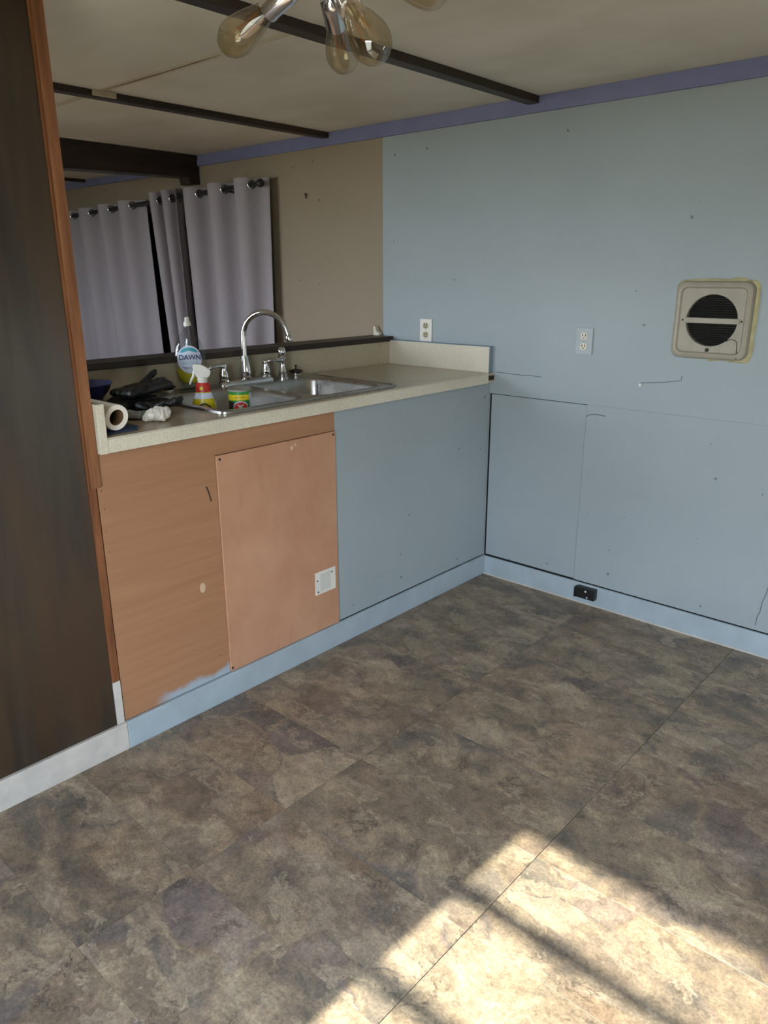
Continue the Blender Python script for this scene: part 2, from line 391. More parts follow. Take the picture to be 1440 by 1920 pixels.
def remeshed(name, bm, mat, parent, voxel, smooth=4, noise=0.0, nscale=20, seed=0, origin=None):
    """overlapping lumps -> one continuous surface"""
    me = bpy.data.meshes.new('tmp'); bm.to_mesh(me); bm.free(); t = bpy.data.objects.new('tmp', me); C.objects.link(t)
    md = t.modifiers.new('r', 'REMESH'); md.mode = 'VOXEL'; md.voxel_size = voxel
    ms = t.modifiers.new('s', 'SMOOTH'); ms.iterations = smooth; ms.factor = 0.6
    dg = bpy.context.evaluated_depsgraph_get(); m2 = bpy.data.meshes.new_from_object(t.evaluated_get(dg)); bpy.data.objects.remove(t)
    b2 = bmesh.new(); b2.from_mesh(m2)
    if noise:
        from mathutils import noise as nz
        b2.normal_update()
        for v in b2.verts:
            d = nz.fractal(Vector(v.co)*nscale+Vector((seed*5.1, seed*2.3, 0)), 1.0, 2.0, 3)
            v.co += v.normal*d*noise
    return obj(name, b2, mat, parent, True, origin)

# ------------------------------------------------------------------ the setting
# floor: a slab with vinyl tiles laid in straight courses
bm = bmesh.new(); box(bm, XL, XR, YR, 0.0, -0.10, -0.004)
floor = tag(obj('floor', bm, 'grout'), 'slate-look vinyl tile floor in grey brown tones', 'floor', kind='structure')
bm = bmesh.new(); box(bm, XL, -0.66, YR, 0.0, -0.004, 0.0); box(bm, -0.66, 0.0, YR, -1.83, -0.004, 0.0)
obj('living_room_sheet', bm, 'lino', floor)
xs = [0.0, 0.545, 1.115, 1.685, 2.255, 2.825, XR]
ys = [0.0] + [-0.27-0.28*k for k in range(11)] + [YR]
tiles = {}; G = 0.0007; rnd = random.Random(3)
for i in range(len(xs)-1):
    for j in range(len(ys)-1):
        w_, h_ = round(xs[i+1]-xs[i]-2*G, 4), round(ys[j]-ys[j+1]-0.0004, 4)
        if (w_, h_) not in tiles:
            bm = bxm(-w_/2, w_/2, -h_/2, h_/2, -0.004, 0.0)
            bmesh.ops.bevel(bm, geom=[e for e in bm.edges if all(v.co.z > -0.001 for v in e.verts)], offset=0.0004, segments=1, affect='EDGES')
            me = bpy.data.meshes.new('tile'); bmesh.ops.recalc_face_normals(bm, faces=bm.faces[:]); bm.to_mesh(me); bm.free(); me.materials.append(MT['tile']); tiles[(w_, h_)] = me
        o = bpy.data.objects.new('tile', tiles[(w_, h_)]); link(o, floor)
        o.location = ((xs[i]+xs[i+1])/2, (ys[j]+ys[j+1])/2, 0)
        o.rotation_euler = (0, 0, PI if rnd.random() < 0.5 else 0); o.pass_index = rnd.randint(0, 9)

# back wall: backing slab and the sheets fixed on it
bm = bmesh.new(); box(bm, XL, XR, 0.004, 0.12, -0.10, ZC+0.08)
wall_back = tag(obj('wall_back', bm, 'dark'), 'pale blue panelled back wall turning beige past the counter', 'wall', kind='structure')
def sheet(x0, x1, z0, z1, mat, y0=0.0, name='panel'):
    o = obj(name, bxm(x0, x1, y0, 0.006, z0, z1), mat, wall_back); return o
sheet(XL, -0.6105, 0.0, ZC, 'beige')
sheet(-0.61, 0.002, 0.0, ZC, 'blue')
sheet(0.002, 0.4555, 0.8225, ZC, 'blue'); sheet(0.4555, XR, 0.8220, ZC, 'blue')
tag(sheet(0.011, 0.4535, 0.093, 0.8195, 'blue', 0.0022), 'blue patch panel screwed over an old opening')
sheet(0.4555, 1.78, 0.0905, 0.8215, 'blue'); sheet(1.782, XR, 0.0905, 0.8215, 'blue')
# old hairline cracks and scrapes in the paint
def streak(name, pts, w, mat, y=-0.0006):
    bm = bmesh.new(); tube(bm, [(x, y, z) for x, z in pts], w, 5); return obj(name, bm, mat, wall_back)
MT['crack'] = plain('crack_grey', srgb(84, 92, 98), 0.8)
streak('crack', [(1.192, .262), (1.190, .235), (1.181, .20), (1.179, .165), (1.172, .14), (1.171, .11)], 0.0013, 'crack')
streak('crack', [(0.03, .914), (0.09, .9125), (0.15, .911), (0.20, .913), (0.245, .911)], 0.0012, 'crack')
streak('scrape', [(0.662, .925), (0.70, .929), (0.745, .934), (0.808, .946), (0.809, .962)], 0.0011, 'crack')
streak('scrape', [(0.455, .775), (0.47, .785), (0.50, .789), (0.535, .786)], 0.0016, 'crack')

# right, rear and far walls, with window openings in the rear one
def wall_with_holes(bm, x0, x1, y0, y1, z0, z1, holes):
    holes = sorted(holes); x = x0
    for (a, b, c, d) in holes:
        box(bm, x, a, y0, y1, z0, z1); box(bm, a, b, y0, y1, z0, c); box(bm, a, b, y0, y1, d, z1); x = b
    box(bm, x, x1, y0, y1, z0, z1)
bm = bmesh.new(); wall_with_holes(bm, XL-0.12, XR+0.12, YR-0.10, YR, -0.10, ZC+0.08, [W1, W2])
tag(obj('wall_rear', bm, 'room'), 'cream rear wall with two awning windows', 'wall', kind='structure')
bm = bmesh.new()
for b in ((YR, W3[0], -0.10, ZC+0.08), (W3[1], 0.004, -0.10, ZC+0.08), (W3[0], W3[1], -0.10, W3[2]), (W3[0], W3[1], W3[3], ZC+0.08)): box(bm, XR, XR+0.10, b[0], b[1], b[2], b[3])
tag(obj('wall_right', bm, 'room'), 'cream end wall of the kitchen with an added side window', 'wall', kind='structure')
tag(obj('wall_far', bxm(XL-0.10, XL, YR, 0.004, -0.10, ZC+0.08), 'room'), 'cream end wall of the living room', 'wall', kind='structure')

def window(name, w, label, right=False, n=5):
    a0, a1, z0, z1 = w; f = 0.022
    wb_ = (lambda a, b, d0, d1, c, d: bxm(XR+d0, XR+d1, a, b, c, d)) if right else (lambda a, b, d0, d1, c, d: bxm(a, b, YR-d1, YR-d0, c, d))
    t = thing(name, label, 'window', (XR, (a0+a1)/2, z0) if right else ((a0+a1)/2, YR, z0), kind='structure')
    for b in ((a0, a0+f, z0, z1), (a1-f, a1, z0, z1), (a0+f, a1-f, z0, z0+f), (a0+f, a1-f, z1-f, z1)):
        obj('window_frame', wb_(b[0], b[1], 0.035, 0.075, b[2], b[3]), 'alu', t)
    zz = [z1] + [z1-0.244-0.239*k for k in range(n-1)] + [z0]
    for z in zz[1:-1]: obj('rail', wb_(a0+f, a1-f, 0.050, 0.064, z-0.0165, z+0.0165), 'alu', t)
    for za, zb2 in zip(zz, zz[1:]): obj('pane', wb_(a0+f, a1-f, 0.055, 0.058, zb2+0.0167, za-0.0167), 'pane', t)
window('window_1', W1, 'kitchen awning window with six stacked panes', n=6)
window('window_2', W2, 'living room awning window with four stacked panes', n=4)
window('added_window', W3, 'added kitchen side window with three stacked panes, there for extra light', True, 3)  # unseen opening, added to brighten the right end of the back wall
tag(obj('ground', bxm(-40, 40, -60, 30, -0.75, -0.65), 'ground'), 'sandy yard ground outside the windows', 'ground', kind='structure')

# ceiling: backing with sheets between the battens, lower beyond the beam
bm = bmesh.new(); box(bm, -2.05, XR+0.1, YR-0.1, 0.12, ZC+0.005, ZC+0.08); box(bm, XL-0.1, -2.05, YR-0.1, 0.12, ZL+0.005, ZC+0.08)
ceiling = tag(obj('ceiling', bm, 'dark'), 'stained off-white sheet ceiling with dark battens', 'ceiling', kind='structure')
YS = -1.137
for (a, b, z) in ((XL, -2.02, ZL), (-2.02, -0.953, ZC), (-0.951, 0.152, ZC), (0.154, 1.26, ZC), (1.262, XR, ZC)):
    obj('ceiling_panel', bxm(a, b, YS+0.0012, 0.0, z, z+0.006), 'ceil', ceiling)
    obj('ceiling_panel', bxm(a, b, YR, YS-0.0012, z-0.0015, z+0.006), 'ceil', ceiling)
def ceiling_streak(name, pts, wid, mat):
    bm = bmesh.new(); loft(bm, [[(x, y-w*wid, ZC-0.0004), (x, y+w*wid, ZC-0.0004), (x, y+w*wid*0.5, ZC-0.0022), (x, y-w*wid*0.5, ZC-0.0022)] for x, y, w in pts]); return obj(name, bm, mat, ceiling)
MT['tape'] = plain('yellowed_joint_tape', srgb(196, 184, 158), 0.7, var=0.06)
MT['seamdark'] = plain('open_joint', srgb(92, 74, 52), 0.8, var=0.2)
ceiling_streak('joint_tape', [(-0.925, YS-0.002, 1), (-0.5, YS, 1.1), (0.12, YS, 1)], 0.022, 'tape')
ceiling_streak('joint_tape', [(-1.9, YS-0.002, 1), (-1.4, YS, 1.1), (-0.98, YS, 1)], 0.022, 'tape')
bm = bmesh.new(); tube(bm, [(-0.90, YS-0.004, ZC-0.0023), (-0.80, YS-0.001, ZC-0.0023), (-0.66, YS+0.001, ZC-0.0023), (-0.52, YS+0.004, ZC-0.0023), (-0.36, YS+0.002, ZC-0.0023), (-0.24, YS+0.004, ZC-0.0023)], [0.0008, 0.0016, 0.0028, 0.0016, 0.0020, 0.0004], 6); obj('open_joint', bm, 'seamdark', ceiling)
obj('paint_patch', bxm(-0.9295, -0.918, -1.175, -1.085, ZC-0.021, ZC-0.0005, 0.003), 'tape', ceiling)
# battens and beam
tag(obj('trim_1', bxm(0.128, 0.176, YR, -0.008, ZC-0.026, ZC, 0.003), 'darkwood'), 'dark wooden ceiling batten under the light fixture', 'batten', kind='structure')
tag(obj('trim_2', bxm(-0.976, -0.930, YR, -0.008, ZC-0.024, ZC, 0.003), 'darkwood'), 'dark wooden ceiling batten above the sink counter', 'batten', kind='structure')
tag(obj('trim_6', bxm(-3.24, -3.20, YR, -0.02, ZL-0.018, ZL, 0.003), 'darkwood'), 'dark ceiling batten beyond the beam', 'batten', kind='structure')
bm = bmesh.new()
def beam_rings(x0, x1, st):
    return [[(x0, y, a), (x1, y, a), (x1, y, b), (x0, y, b)] for y, a, b in st]
loft(bm, beam_rings(-2.08, -1.97, [(-0.002, 1.822, 1.931), (-0.80, 1.800, 1.931), (YR, 1.795, 1.931)]))
t = thing('trim_3', 'deep dark wooden beam crossing the ceiling above the curtains', 'beam', (-2.02, 0, 1.82), kind='structure')
obj('beam', bm, 'darkwood', t)
bm = bmesh.new(); loft(bm, beam_rings(-1.97, -1.962, [(-0.004, 1.905, 1.93), (-0.80, 1.893, 1.93), (YR, 1.89, 1.93)])); obj('top_strip', bm, 'darkwood', t)
bm = bmesh.new(); loft(bm, [[(x, y, 1.785), (x, -0.002, 1.785), (x, -0.002, 1.823), (x, y-0.012, 1.823)] for x, y in ((-2.065, -0.062), (-1.97, -0.062))])
obj('bracket', bm, 'darkwood', t)
# purple-blue strip between wall and ceiling
def crown(name, x0, x1, z1, h, label):
    bm = bmesh.new(); loft(bm, [[(x, 0.0, z1), (x, -0.016, z1), (x, -0.013, z1-h), (x, 0.0, z1-h)] for x in (x0, x1)])
    tag(obj(name, bm, 'crown'), label, 'moulding', kind='structure')
crown('trim_4', -1.97, XR, ZC-0.0005, 0.054, 'purple-blue strip along the top of the wall')
crown('trim_5', XL, -2.08, ZL-0.001, 0.042, 'purple-blue strip along the wall beyond the beam')

# dark plywood partition with its worn wooden edge
wl_ = tag(obj('wall_left', bxm(-0.09, 0.0, YR, -1.8225, 0.0, ZC), 'panel'), 'dark brown plywood partition wall', 'wall', kind='structure')
tr = thing('trim_7', 'worn raw wooden edge strip of the dark partition', 'trim', (0, -1.80, 0.0), kind='structure')
bm = bmesh.new(); box(bm, -0.05, 0.007, -1.8155, -1.788, 0.782, ZC); obj('edge_strip', bm, 'strip', tr)
bm = bmesh.new(); box(bm, -0.05, 0.003, -1.8222, -1.8165, 0.782, ZC); obj('edge_lath', bm, 'strip_dark', tr)
obj('edge_strip', bxm(-0.05, 0.002, -1.8222, -1.8005, 0.22, 0.7815), 'strip_dark', tr)
tag(obj('edge_strip', bxm(-0.05, 0.004, -1.8222, -1.8005, 0.087, 0.2195), 'whitepaint', tr), 'white painted foot of the strip')

# half wall behind the counter with its dark cap
tag(obj('wall_half', bxm(-0.655, -0.583, -1.8225, 0.0, 0.0, 1.010), 'beige'), 'beige half wall behind the sink counter', 'wall', kind='structure')
t = thing('trim_8', 'dark wooden ledge capping the half wall', 'ledge', (-0.6, -0.9, 1.011), kind='structure')
obj('cap', bxm(-0.672, -0.545, -1.787, -0.001, 1.011, 1.034, 0.003), 'darkwood', t)

# baseboards
t = thing('baseboard_left', 'baseboard along the cabinet front, light blue then worn white', 'baseboard', (0.006, -1.6, 0), kind='structure')
def bb(parent, x0, x1, y0, y1, mat, lab=None):
    o = obj('board', bxm(x0, x1, y0, y1, 0.0, 0.087, 0.0025), mat, parent)
    if lab: tag(o, lab)
bb(t, 0.0005, 0.013, -1.798, -0.002, 'bluetrim'); bb(t, 0.0005, 0.013, YR, -1.7985, 'whitepaint', 'worn white length of baseboard')
t = thing('baseboard_back', 'light blue baseboard along the back wall', 'baseboard', (1.5, -0.006, 0), kind='structure')
bb(t, 0.0135, XR, -0.012, -0.0005, 'bluetrim')
tag(obj('bead', bxm(0.0135, XR, -0.0145, -0.0121, 0.0, 0.006), 'whitepaint', t), 'thin white bead along the foot')

# ------------------------------------------------------------------ base cabinet
YD0, YD1, ZD = -1.424, -0.931, 0.80
cab = thing('base_cabinet', 'sink base cabinet with brown plywood front and blue painted side', 'cabinet', (-0.28, -0.9, 0))
bm = bmesh.new(); box(bm, -0.575, -0.55, -1.785, -0.01, 0.0, 0.865); box(bm, -0.55, -0.02, -1.785, -1.765, 0.0, 0.865); box(bm, -0.55, -0.02, -0.95, -0.932, 0.0, 0.865); box(bm, -0.55, -0.02, -1.765, -0.95, 0.02, 0.04)
obj('carcass', bm, 'face', cab)
bm = bmesh.new(); box(bm, -0.018, 0.0, -1.7965, YD0-0.0015, 0.087, 0.868); box(bm, -0.018, 0.0, YD0-0.0015, YD1, ZD+0.002, 0.868)
obj('face_panel', bm, 'face', cab)
door = obj('door', bxm(-0.018, 0.005, YD0, YD1-0.001, 0.088, ZD, 0.0015, 1), 'door', cab); tag(door, 'flat pinkish hardboard door')
tag(obj('side_panel', bxm(-0.018, 0.0, YD1, -0.003, 0.0895, 0.8695), 'blue', cab), 'blue painted front panel')
for y, z in ((YD0+0.012, ZD-0.012), (YD1-0.012, ZD-0.010), (YD0+0.006, 0.10)):
    bm = bmesh.new(); lathe(bm, (0.0045, y, z), (1, 0, 0), [(0, 0.0042), (0.0014, 0.0042), (0.0018, 0.002)], 10); obj('nail', bm, 'nail', door)
# stuck-on plate low on the door
pl = obj('label_plate', bxm(0.0052, 0.008, -1.048, -0.949, 0.229, 0.314, 0.001, 1), 'white', door); tag(pl, 'white plastic label plate')
MT['plate_grey'] = plain('pale_grey_print', srgb(204, 204, 196), 0.4)
obj('printed_field', bxm(0.0079, 0.0086, -1.026, -0.975, 0.24, 0.304, 0.0003, 1), 'plate_grey', door)
for y, z in ((-1.039, 0.283), (-1.037, 0.240), (-0.968, 0.298)):
    bm = bmesh.new(); lathe(bm, (0.0078, y, z), (1, 0, 0), [(0, 0.0032), (0.0012, 0.003)], 10); obj('screw', bm, 'nail', door)
for y, z, r in ((-1.13, 0.775, 0.009), (-1.115, 0.783, 0.006)):
    bm = bmesh.new(); lathe(bm, (0.0047, y, z), (1, 0, 0), [(0, r), (0.0008, r*0.7)], 9); obj('paint_chip', bm, 'filler', door)
bm = bmesh.new(); loft(bm, [[(x, -1.502+0.011*math.cos(a)*s, 0.405+0.018*math.sin(a)*s) for a in [2*PI*i/12 for i in range(12)]] for x, s in ((-0.0005, 1), (0.0007, 0.8))]); obj('paint_chip', bm, 'filler', cab)
bm = bmesh.new(); tube(bm, [(0.0, -1.463, .715), (0.0003, -1.457, .70), (0.0, -1.449, .667)], 0.0022, 5); obj('gouge', bm, 'nail', cab)
for y, z in ((-1.785, .77), (-1.783, .72), (-1.786, .66), (-1.784, .60), (-1.55, .215), (-1.46, .16)):
    bm = bmesh.new(); lathe(bm, (-0.0003, y, z), (1, 0, 0), [(0, 0.0018), (0.0009, 0.0012)], 8); obj('staple_hole', bm, 'nail', cab)

# ------------------------------------------------------------------ countertop with sink cut-out
ZT = 0.91; XB = -0.562; XF = 0.022; YL = -1.7635
SX0, SX1, SY0, SY1 = -0.547, -0.026, -1.362, -0.563      # sink outline
top = thing('countertop', 'beige laminate countertop with a cream front edge', 'countertop', (-0.28, -0.9, 0.87))
def plate_with_holes(bm, outer, holes, z0, z1):
    tops = []
    for zz in (z1, z0):
        es = []
        for lp in [outer]+holes:
            vs = [bm.verts.new((x, y, zz)) for x, y in lp]; tops.append(vs)
            es += [bm.edges.new((vs[i], vs[(i+1) % len(vs)])) for i in range(len(vs))]
        bmesh.ops.triangle_fill(bm, edges=es, use_beauty=True)
    k = len(holes)+1
    for a, b in zip(tops[:k], tops[k:]):
        n = len(a)
        for i in range(n): bm.faces.new((a[i], a[(i+1) % n], b[(i+1) % n], b[i]))
bm = bmesh.new()
cx, cy = (SX0+SX1)/2, (SY0+SY1)/2
hole = [(cx+x, cy+y) for x, y in rrect((SX1-SX0)/2-0.014, (SY1-SY0)/2-0.014, 0.03)]
plate_with_holes(bm, [(XB, YL), (XF-0.004, YL), (XF-0.004, -0.001), (XB, -0.001)], [hole], ZT-0.038, ZT)
obj('top', bm, 'lam', top)
bm = bmesh.new(); loft(bm, [[(XF-0.004, y, ZT-0.040), (XF, y, ZT-0.039), (XF, y, ZT-0.004), (XF-0.004, y, ZT+0.0002)] for y in (YL, -0.045)]); obj('front_edge', bm, 'lamw', top)
bm = bmesh.new(); loft(bm, [[(XF-0.006, y, ZT-0.03), (XF-0.001, y, ZT-0.028), (XF-0.001, y, ZT-0.012), (XF-0.006, y, ZT-0.008)] for y in (-0.045, -0.002)])
tag(obj('chipped_corner', bm, 'chip', top), 'dark broken corner where the edge strip is missing')
obj('backsplash', bxm(-0.582, XB+0.004, YL, -0.09, ZT+0.0005, 1.010), 'splash', top)
obj('corner_filler', bxm(-0.582, XB+0.010, -0.0895, -0.026, ZT+0.0005, 1.010), 'splash', top)
obj('side_splash', bxm(-0.552, 0.006, -0.0245, -0.0005, ZT+0.0005, 1.0165), 'lamw', top)
MT['bluedrip'] = plain('blue_paint_on_edge', srgb(120, 136, 148), 0.5)
bm = bmesh.new(); box(bm, -0.552, 0.0095, -0.0245, -0.0005, 1.0168, 1.0195); box(bm, 0.0062, 0.0095, -0.0245, -0.0005, ZT+0.001, 1.0168)
tag(obj('painted_edge', bm, 'bluedrip', top), 'blue painted top and end of the side splash')
obj('side_splash', bxm(-0.555, XF+0.001, -1.786, YL-0.0005, 0.870, 0.9985, 0.001, 1), 'lamw', top)

# ------------------------------------------------------------------ sink
sink = thing('kitchen_sink', 'double-bowl stainless steel drop-in sink', 'sink', (cx, cy, ZT))
bowls = [(-0.455, -0.062, -1.328, -0.985), (-0.455, -0.062, -0.945, -0.602)]
outer = [(cx+x, cy+y) for x, y in rrect((SX1-SX0)/2, (SY1-SY0)/2, 0.028)]
hl = []
for b in bowls:
    bx_, by_ = (b[0]+b[1])/2, (b[2]+b[3])/2
    hl.append([(bx_+x, by_+y) for x, y in rrect((b[1]-b[0])/2, (b[3]-b[2])/2, 0.06)])
bm = bmesh.new(); plate_with_holes(bm, outer, hl, ZT+0.0006, ZT+0.0045); obj('rim', bm, 'steel', sink)
bm = bmesh.new(); rr = [[(cx+x, cy+y, z) for x, y in rrect((SX1-SX0)/2-d, (SY1-SY0)/2-d, 0.028-d*0.5)] for d, z in ((-0.0005, ZT+0.001), (0.001, ZT+0.007), (0.006, ZT+0.008), (0.012, ZT+0.0046))]
loft(bm, rr, False, False); auto(obj('rolled_edge', bm, 'steel', sink), 60)
ZB = 0.755
for b in bowls:
    bx_, by_, hx, hy = (b[0]+b[1])/2, (b[2]+b[3])/2, (b[1]-b[0])/2, (b[3]-b[2])/2
    prof = [(0.0, ZT+0.0046, 0.06), (0.004, ZT+0.002, 0.058), (0.008, ZT-0.01, 0.056), (0.014, ZT-0.10, 0.055), (0.02, ZB+0.022, 0.055), (0.03, ZB+0.007, 0.06), (0.05, ZB+0.001, 0.07), (0.12, ZB-0.002, 0.05)]
    bm = bmesh.new(); loft(bm, [[(bx_+x, by_+y, z) for x, y in rrect(hx-d, hy-d, min(r, hx-d-0.01, hy-d-0.005))] for d, z, r in prof], False, True)
    bo = auto(obj('bowl', bm, 'steel', sink), 50)
    bm = bmesh.new(); lathe(bm, (bx_, by_, ZB-0.0015), (0, 0, 1), [(0, 0.045), (0.003, 0.043), (0.003, 0.034), (0.0005, 0.03)], 20); obj('drain', bm, 'chrome', bo)

# ------------------------------------------------------------------ faucet
ZD_ = ZT+0.0046; FX = -0.503
fa = thing('faucet', 'chrome high-arc kitchen faucet with two lever handles', 'faucet', (FX, -0.905, ZD_))
bm = bmesh.new()
pl_ = [(x, y) for x, y in rrect(0.026, 0.128, 0.025, 8)]
loft(bm, [[(FX+x*s, -0.905+y*(1-(1-s)*0.25), ZD_+h) for x, y in pl_] for h, s in ((0, 1), (0.008, 1), (0.016, 0.8), (0.018, 0.55))])
auto(obj('deck_plate', bm, 'chrome', fa), 50)
bm = bmesh.new(); lathe(bm, (FX, -0.905, ZD_+0.018), (0, 0, 1), [(0, 0.022), (0.006, 0.023), (0.010, 0.018), (0.018, 0.0215), (0.03, 0.0215), (0.07, 0.0155), (0.085, 0.0135)], 24); auto(obj('spout_base', bm, 'chrome', fa), 40)
ph = math.radians(24); R_s = 0.092; pts = [(FX, -0.905, 1.00), (FX, -0.905, 1.05), (FX, -0.905, 1.083)]
for k in range(1, 15):
    a = PI*k/14*0.93; r = R_s*(1-math.cos(a)); pts.append((FX+r*math.cos(ph), -0.905+r*math.sin(ph), 1.083+R_s*math.sin(a)*1.02))
e = Vector(pts[-1])-Vector(pts[-2]); pts.append(tuple(Vector(pts[-1])+e.normalized()*0.012))
bm = bmesh.new(); tube(bm, pts, 0.0105, 14); auto(obj('spout', bm, 'chrome', fa), 60)
tip = Vector(pts[-1]); bm = bmesh.new(); lathe(bm, tip-e.normalized()*0.004, e, [(0, 0.0115), (0.004, 0.0135), (0.02, 0.0135), (0.024, 0.011)], 16); auto(obj('aerator', bm, 'chrome', fa), 40)
for s, yy in ((-1, -1.006), (1, -0.806)):
    bm = bmesh.new(); lathe(bm, (FX, yy, ZD_+0.016), (0, 0, 1), [(0, 0.021), (0.006, 0.021), (0.010, 0.017), (0.018, 0.019), (0.026, 0.0185), (0.046, 0.011), (0.052, 0.0125), (0.060, 0.0125), (0.066, 0.008)], 20)
    h = auto(obj('handle', bm, 'chrome', fa), 40)
    bm = bmesh.new(); zz = ZD_+0.074
    tube(bm, [(FX, yy-0.012*s, zz), (FX+0.005, yy, zz), (FX+0.012, yy+0.03*s, zz+0.002), (FX+0.02, yy+0.072*s, zz-0.001), (FX+0.021, yy+0.078*s, zz-0.001)], [0.006, 0.0085, 0.006, 0.0078, 0.004], 12); auto(obj('lever', bm, 'chrome', h), 60)
sp = thing('side_sprayer', 'chrome side sprayer standing right of the faucet', 'sprayer', (FX+0.002, -0.722, ZD_))
bm = bmesh.new(); lathe(bm, (FX+0.002, -0.722, ZD_), (0, 0, 1), [(0, 0.0225), (0.006, 0.0225), (0.009, 0.017), (0.018, 0.018), (0.022, 0.014)], 20); auto(obj('collar', bm, 'chrome', sp), 40)
bm = bmesh.new(); lathe(bm, (FX+0.002, -0.722, ZD_+0.022), (0, 0, 1), [(0, 0.012), (0.006, 0.016), (0.022, 0.0125), (0.034, 0.0105), (0.05, 0.013), (0.060, 0.0165), (0.066, 0.012), (0.074, 0.0165), (0.088, 0.0165), (0.098, 0.011), (0.101, 0.004)], 20); auto(obj('wand', bm, 'chrome', sp), 40)
for nm, px, py, lab in (('sink_stopper', -0.522, -0.632, 'dark rubber sink stopper standing right of the side sprayer'), ('sink_stopper', -0.520, -1.232, 'dark rubber sink stopper standing behind the black gloves')):
    t = thing(nm, lab, 'stopper', (px, py, ZD_), 'sink stoppers on the sink deck')
    bm = bmesh.new(); lathe(bm, (px, py, ZD_), (0, 0, 1), [(0, 0.017), (0.004, 0.019), (0.010, 0.019), (0.012, 0.015)], 18); auto(obj('chrome_ring', bm, 'chrome', t), 40)
    bm = bmesh.new(); rings = []
    for hgt, r, amp in ((0.012, 0.019, 0.0), (0.016, 0.023, 0.0025), (0.021, 0.024, 0.0035), (0.025, 0.016, 0.002), (0.027, 0.006, 0)):
        rings.append([(px+(r+amp*math.cos(6*a))*math.cos(a), py+(r+amp*math.cos(6*a))*math.sin(a), ZD_+hgt) for a in [2*PI*i/36 for i in range(36)]])
    loft(bm, rings); auto(obj('rubber_flange', bm, 'stopper', t), 60)
    bm = bmesh.new(); lathe(bm, (px, py, ZD_+0.026), (0, 0, 1), [(0, 0.004), (0.008, 0.003), (0.011, 0.005), (0.016, 0.005), (0.018, 0.002)], 12); auto(obj('knob', bm, 'stopper', t), 60)

# ------------------------------------------------------------------ things on the counter
def oval_rings(c, u, v, prof):
    return [[Vector((c[0], c[1], 0))+u*(a*math.cos(t))+v*(b*math.sin(t))+Vector((0, 0, z)) for t in [2*PI*i/28 for i in range(28)]] for z, a, b in prof]
# dish soap bottle
bx_, by_ = -0.528, -1.128; zb = ZT+0.0050; face_dir = Vector((cam.location.x-bx_, cam.location.y-by_, 0)).normalized(); side = Vector((-face_dir.y, face_dir.x, 0))
so = thing('dish_soap_bottle', 'clear dish soap bottle with yellow soap and an oval blue-white label', 'bottle', (bx_, by_, zb))
prof = [(zb, 0.028, 0.018), (zb+0.004, 0.032, 0.021), (zb+0.022, 0.035, 0.022), (zb+0.045, 0.046, 0.0245), (zb+0.075, 0.054, 0.0255), (zb+0.115, 0.056, 0.0255), (zb+0.145, 0.050, 0.024), (zb+0.165, 0.043, 0.022), (zb+0.19, 0.030, 0.019), (zb+0.208, 0.018, 0.016), (zb+0.216, 0.012, 0.012), (zb+0.222, 0.012, 0.012)]
V2 = Vector((face_dir.x, face_dir.y, 0))
bm = bmesh.new(); loft(bm, oval_rings((bx_, by_), side, V2, prof)); auto(obj('bottle_body', bm, 'clearpl', so), 60)
bm = bmesh.new(); loft(bm, oval_rings((bx_, by_), side, V2, [(zb+0.023, 0.030, 0.018), (zb+0.028, 0.0355, 0.021), (zb+0.045, 0.0442, 0.0227), (zb+0.072, 0.0512, 0.0235)])); auto(obj('liquid', bm, 'soap', so), 60)
bm = bmesh.new(); lathe(bm, (bx_, by_, zb+0.222), (0, 0, 1), [(0, 0.0135), (0.012, 0.013), (0.016, 0.009), (0.028, 0.008), (0.031, 0.004)], 16); auto(obj('cap', bm, 'white', so), 40)
def front_patch(name, pts, lift, mat, parent, prof_=prof, th=0.0007):
    """patch of (side, height) points wrapped on the bottle's front"""
    def at(s, h):
        z = zb+h
        for (z0, a0, b0), (z1, a1, b1) in zip(prof_, prof_[1:]):
            if z0 <= z <= z1:
                f = (z-z0)/(z1-z0); a = a0+(a1-a0)*f; b = b0+(b1-b0)*f; break
        q = max(0.0, 1-(s/a)**2)**0.5
        return Vector((bx_, by_, z))+side*s+V2*(b*q+lift)
    bm = bmesh.new(); R0 = []
    ctr = (sum(p[0] for p in pts)/len(pts), sum(p[1] for p in pts)/len(pts))
    for k in (1.0, 0.7, 0.4, 0.12):
        R0.append([at(ctr[0]+(s-ctr[0])*k, ctr[1]+(h-ctr[1])*k) for s, h in pts])
    rings = [[p-V2*th for p in R0[0]]]+R0
    loft(bm, rings, True, True); return auto(obj(name, bm, mat, parent), 60)
lab_o = front_patch('label', [(0.0425*math.cos(a)-0.002, 0.107+0.0485*math.sin(a)) for a in [2*PI*i/28 for i in range(28)]], 0.0012, 'label', so)
front_patch('swoosh', [(0.030*math.cos(a)-0.002, 0.130+0.019*math.sin(a)) for a in [PI*i/13 for i in range(14)]]+[(-0.016, 0.134), (-0.002, 0.138), (0.012, 0.134)], 0.0021, 'teal', lab_o)
zax = Vector((0, 0, 1))
M3 = Matrix((( -side.x, zax.x, V2.x), (-side.y, zax.y, V2.y), (-side.z, zax.z, V2.z))).to_4x4()
if M3.determinant() < 0: M3 = Matrix(((side.x, zax.x, V2.x), (side.y, zax.y, V2.y), (side.z, zax.z, V2.z))).to_4x4()
text_mesh('lettering', 'DAWN', 0.0235, 'navy_ink', lab_o, Matrix.Translation(Vector((bx_, by_, zb+0.114))+V2*0.0274) @ M3)
for k, (hh, ww) in enumerate(((0.098, 0.028), (0.0925, 0.026), (0.080, 0.028), (0.0755, 0.022))):
    front_patch('print_line', [(-ww, hh-0.0009), (ww, hh-0.0009), (ww, hh+0.0009), (-ww, hh+0.0009)], 0.0021, 'teal' if k < 2 else 'navy_ink', lab_o)

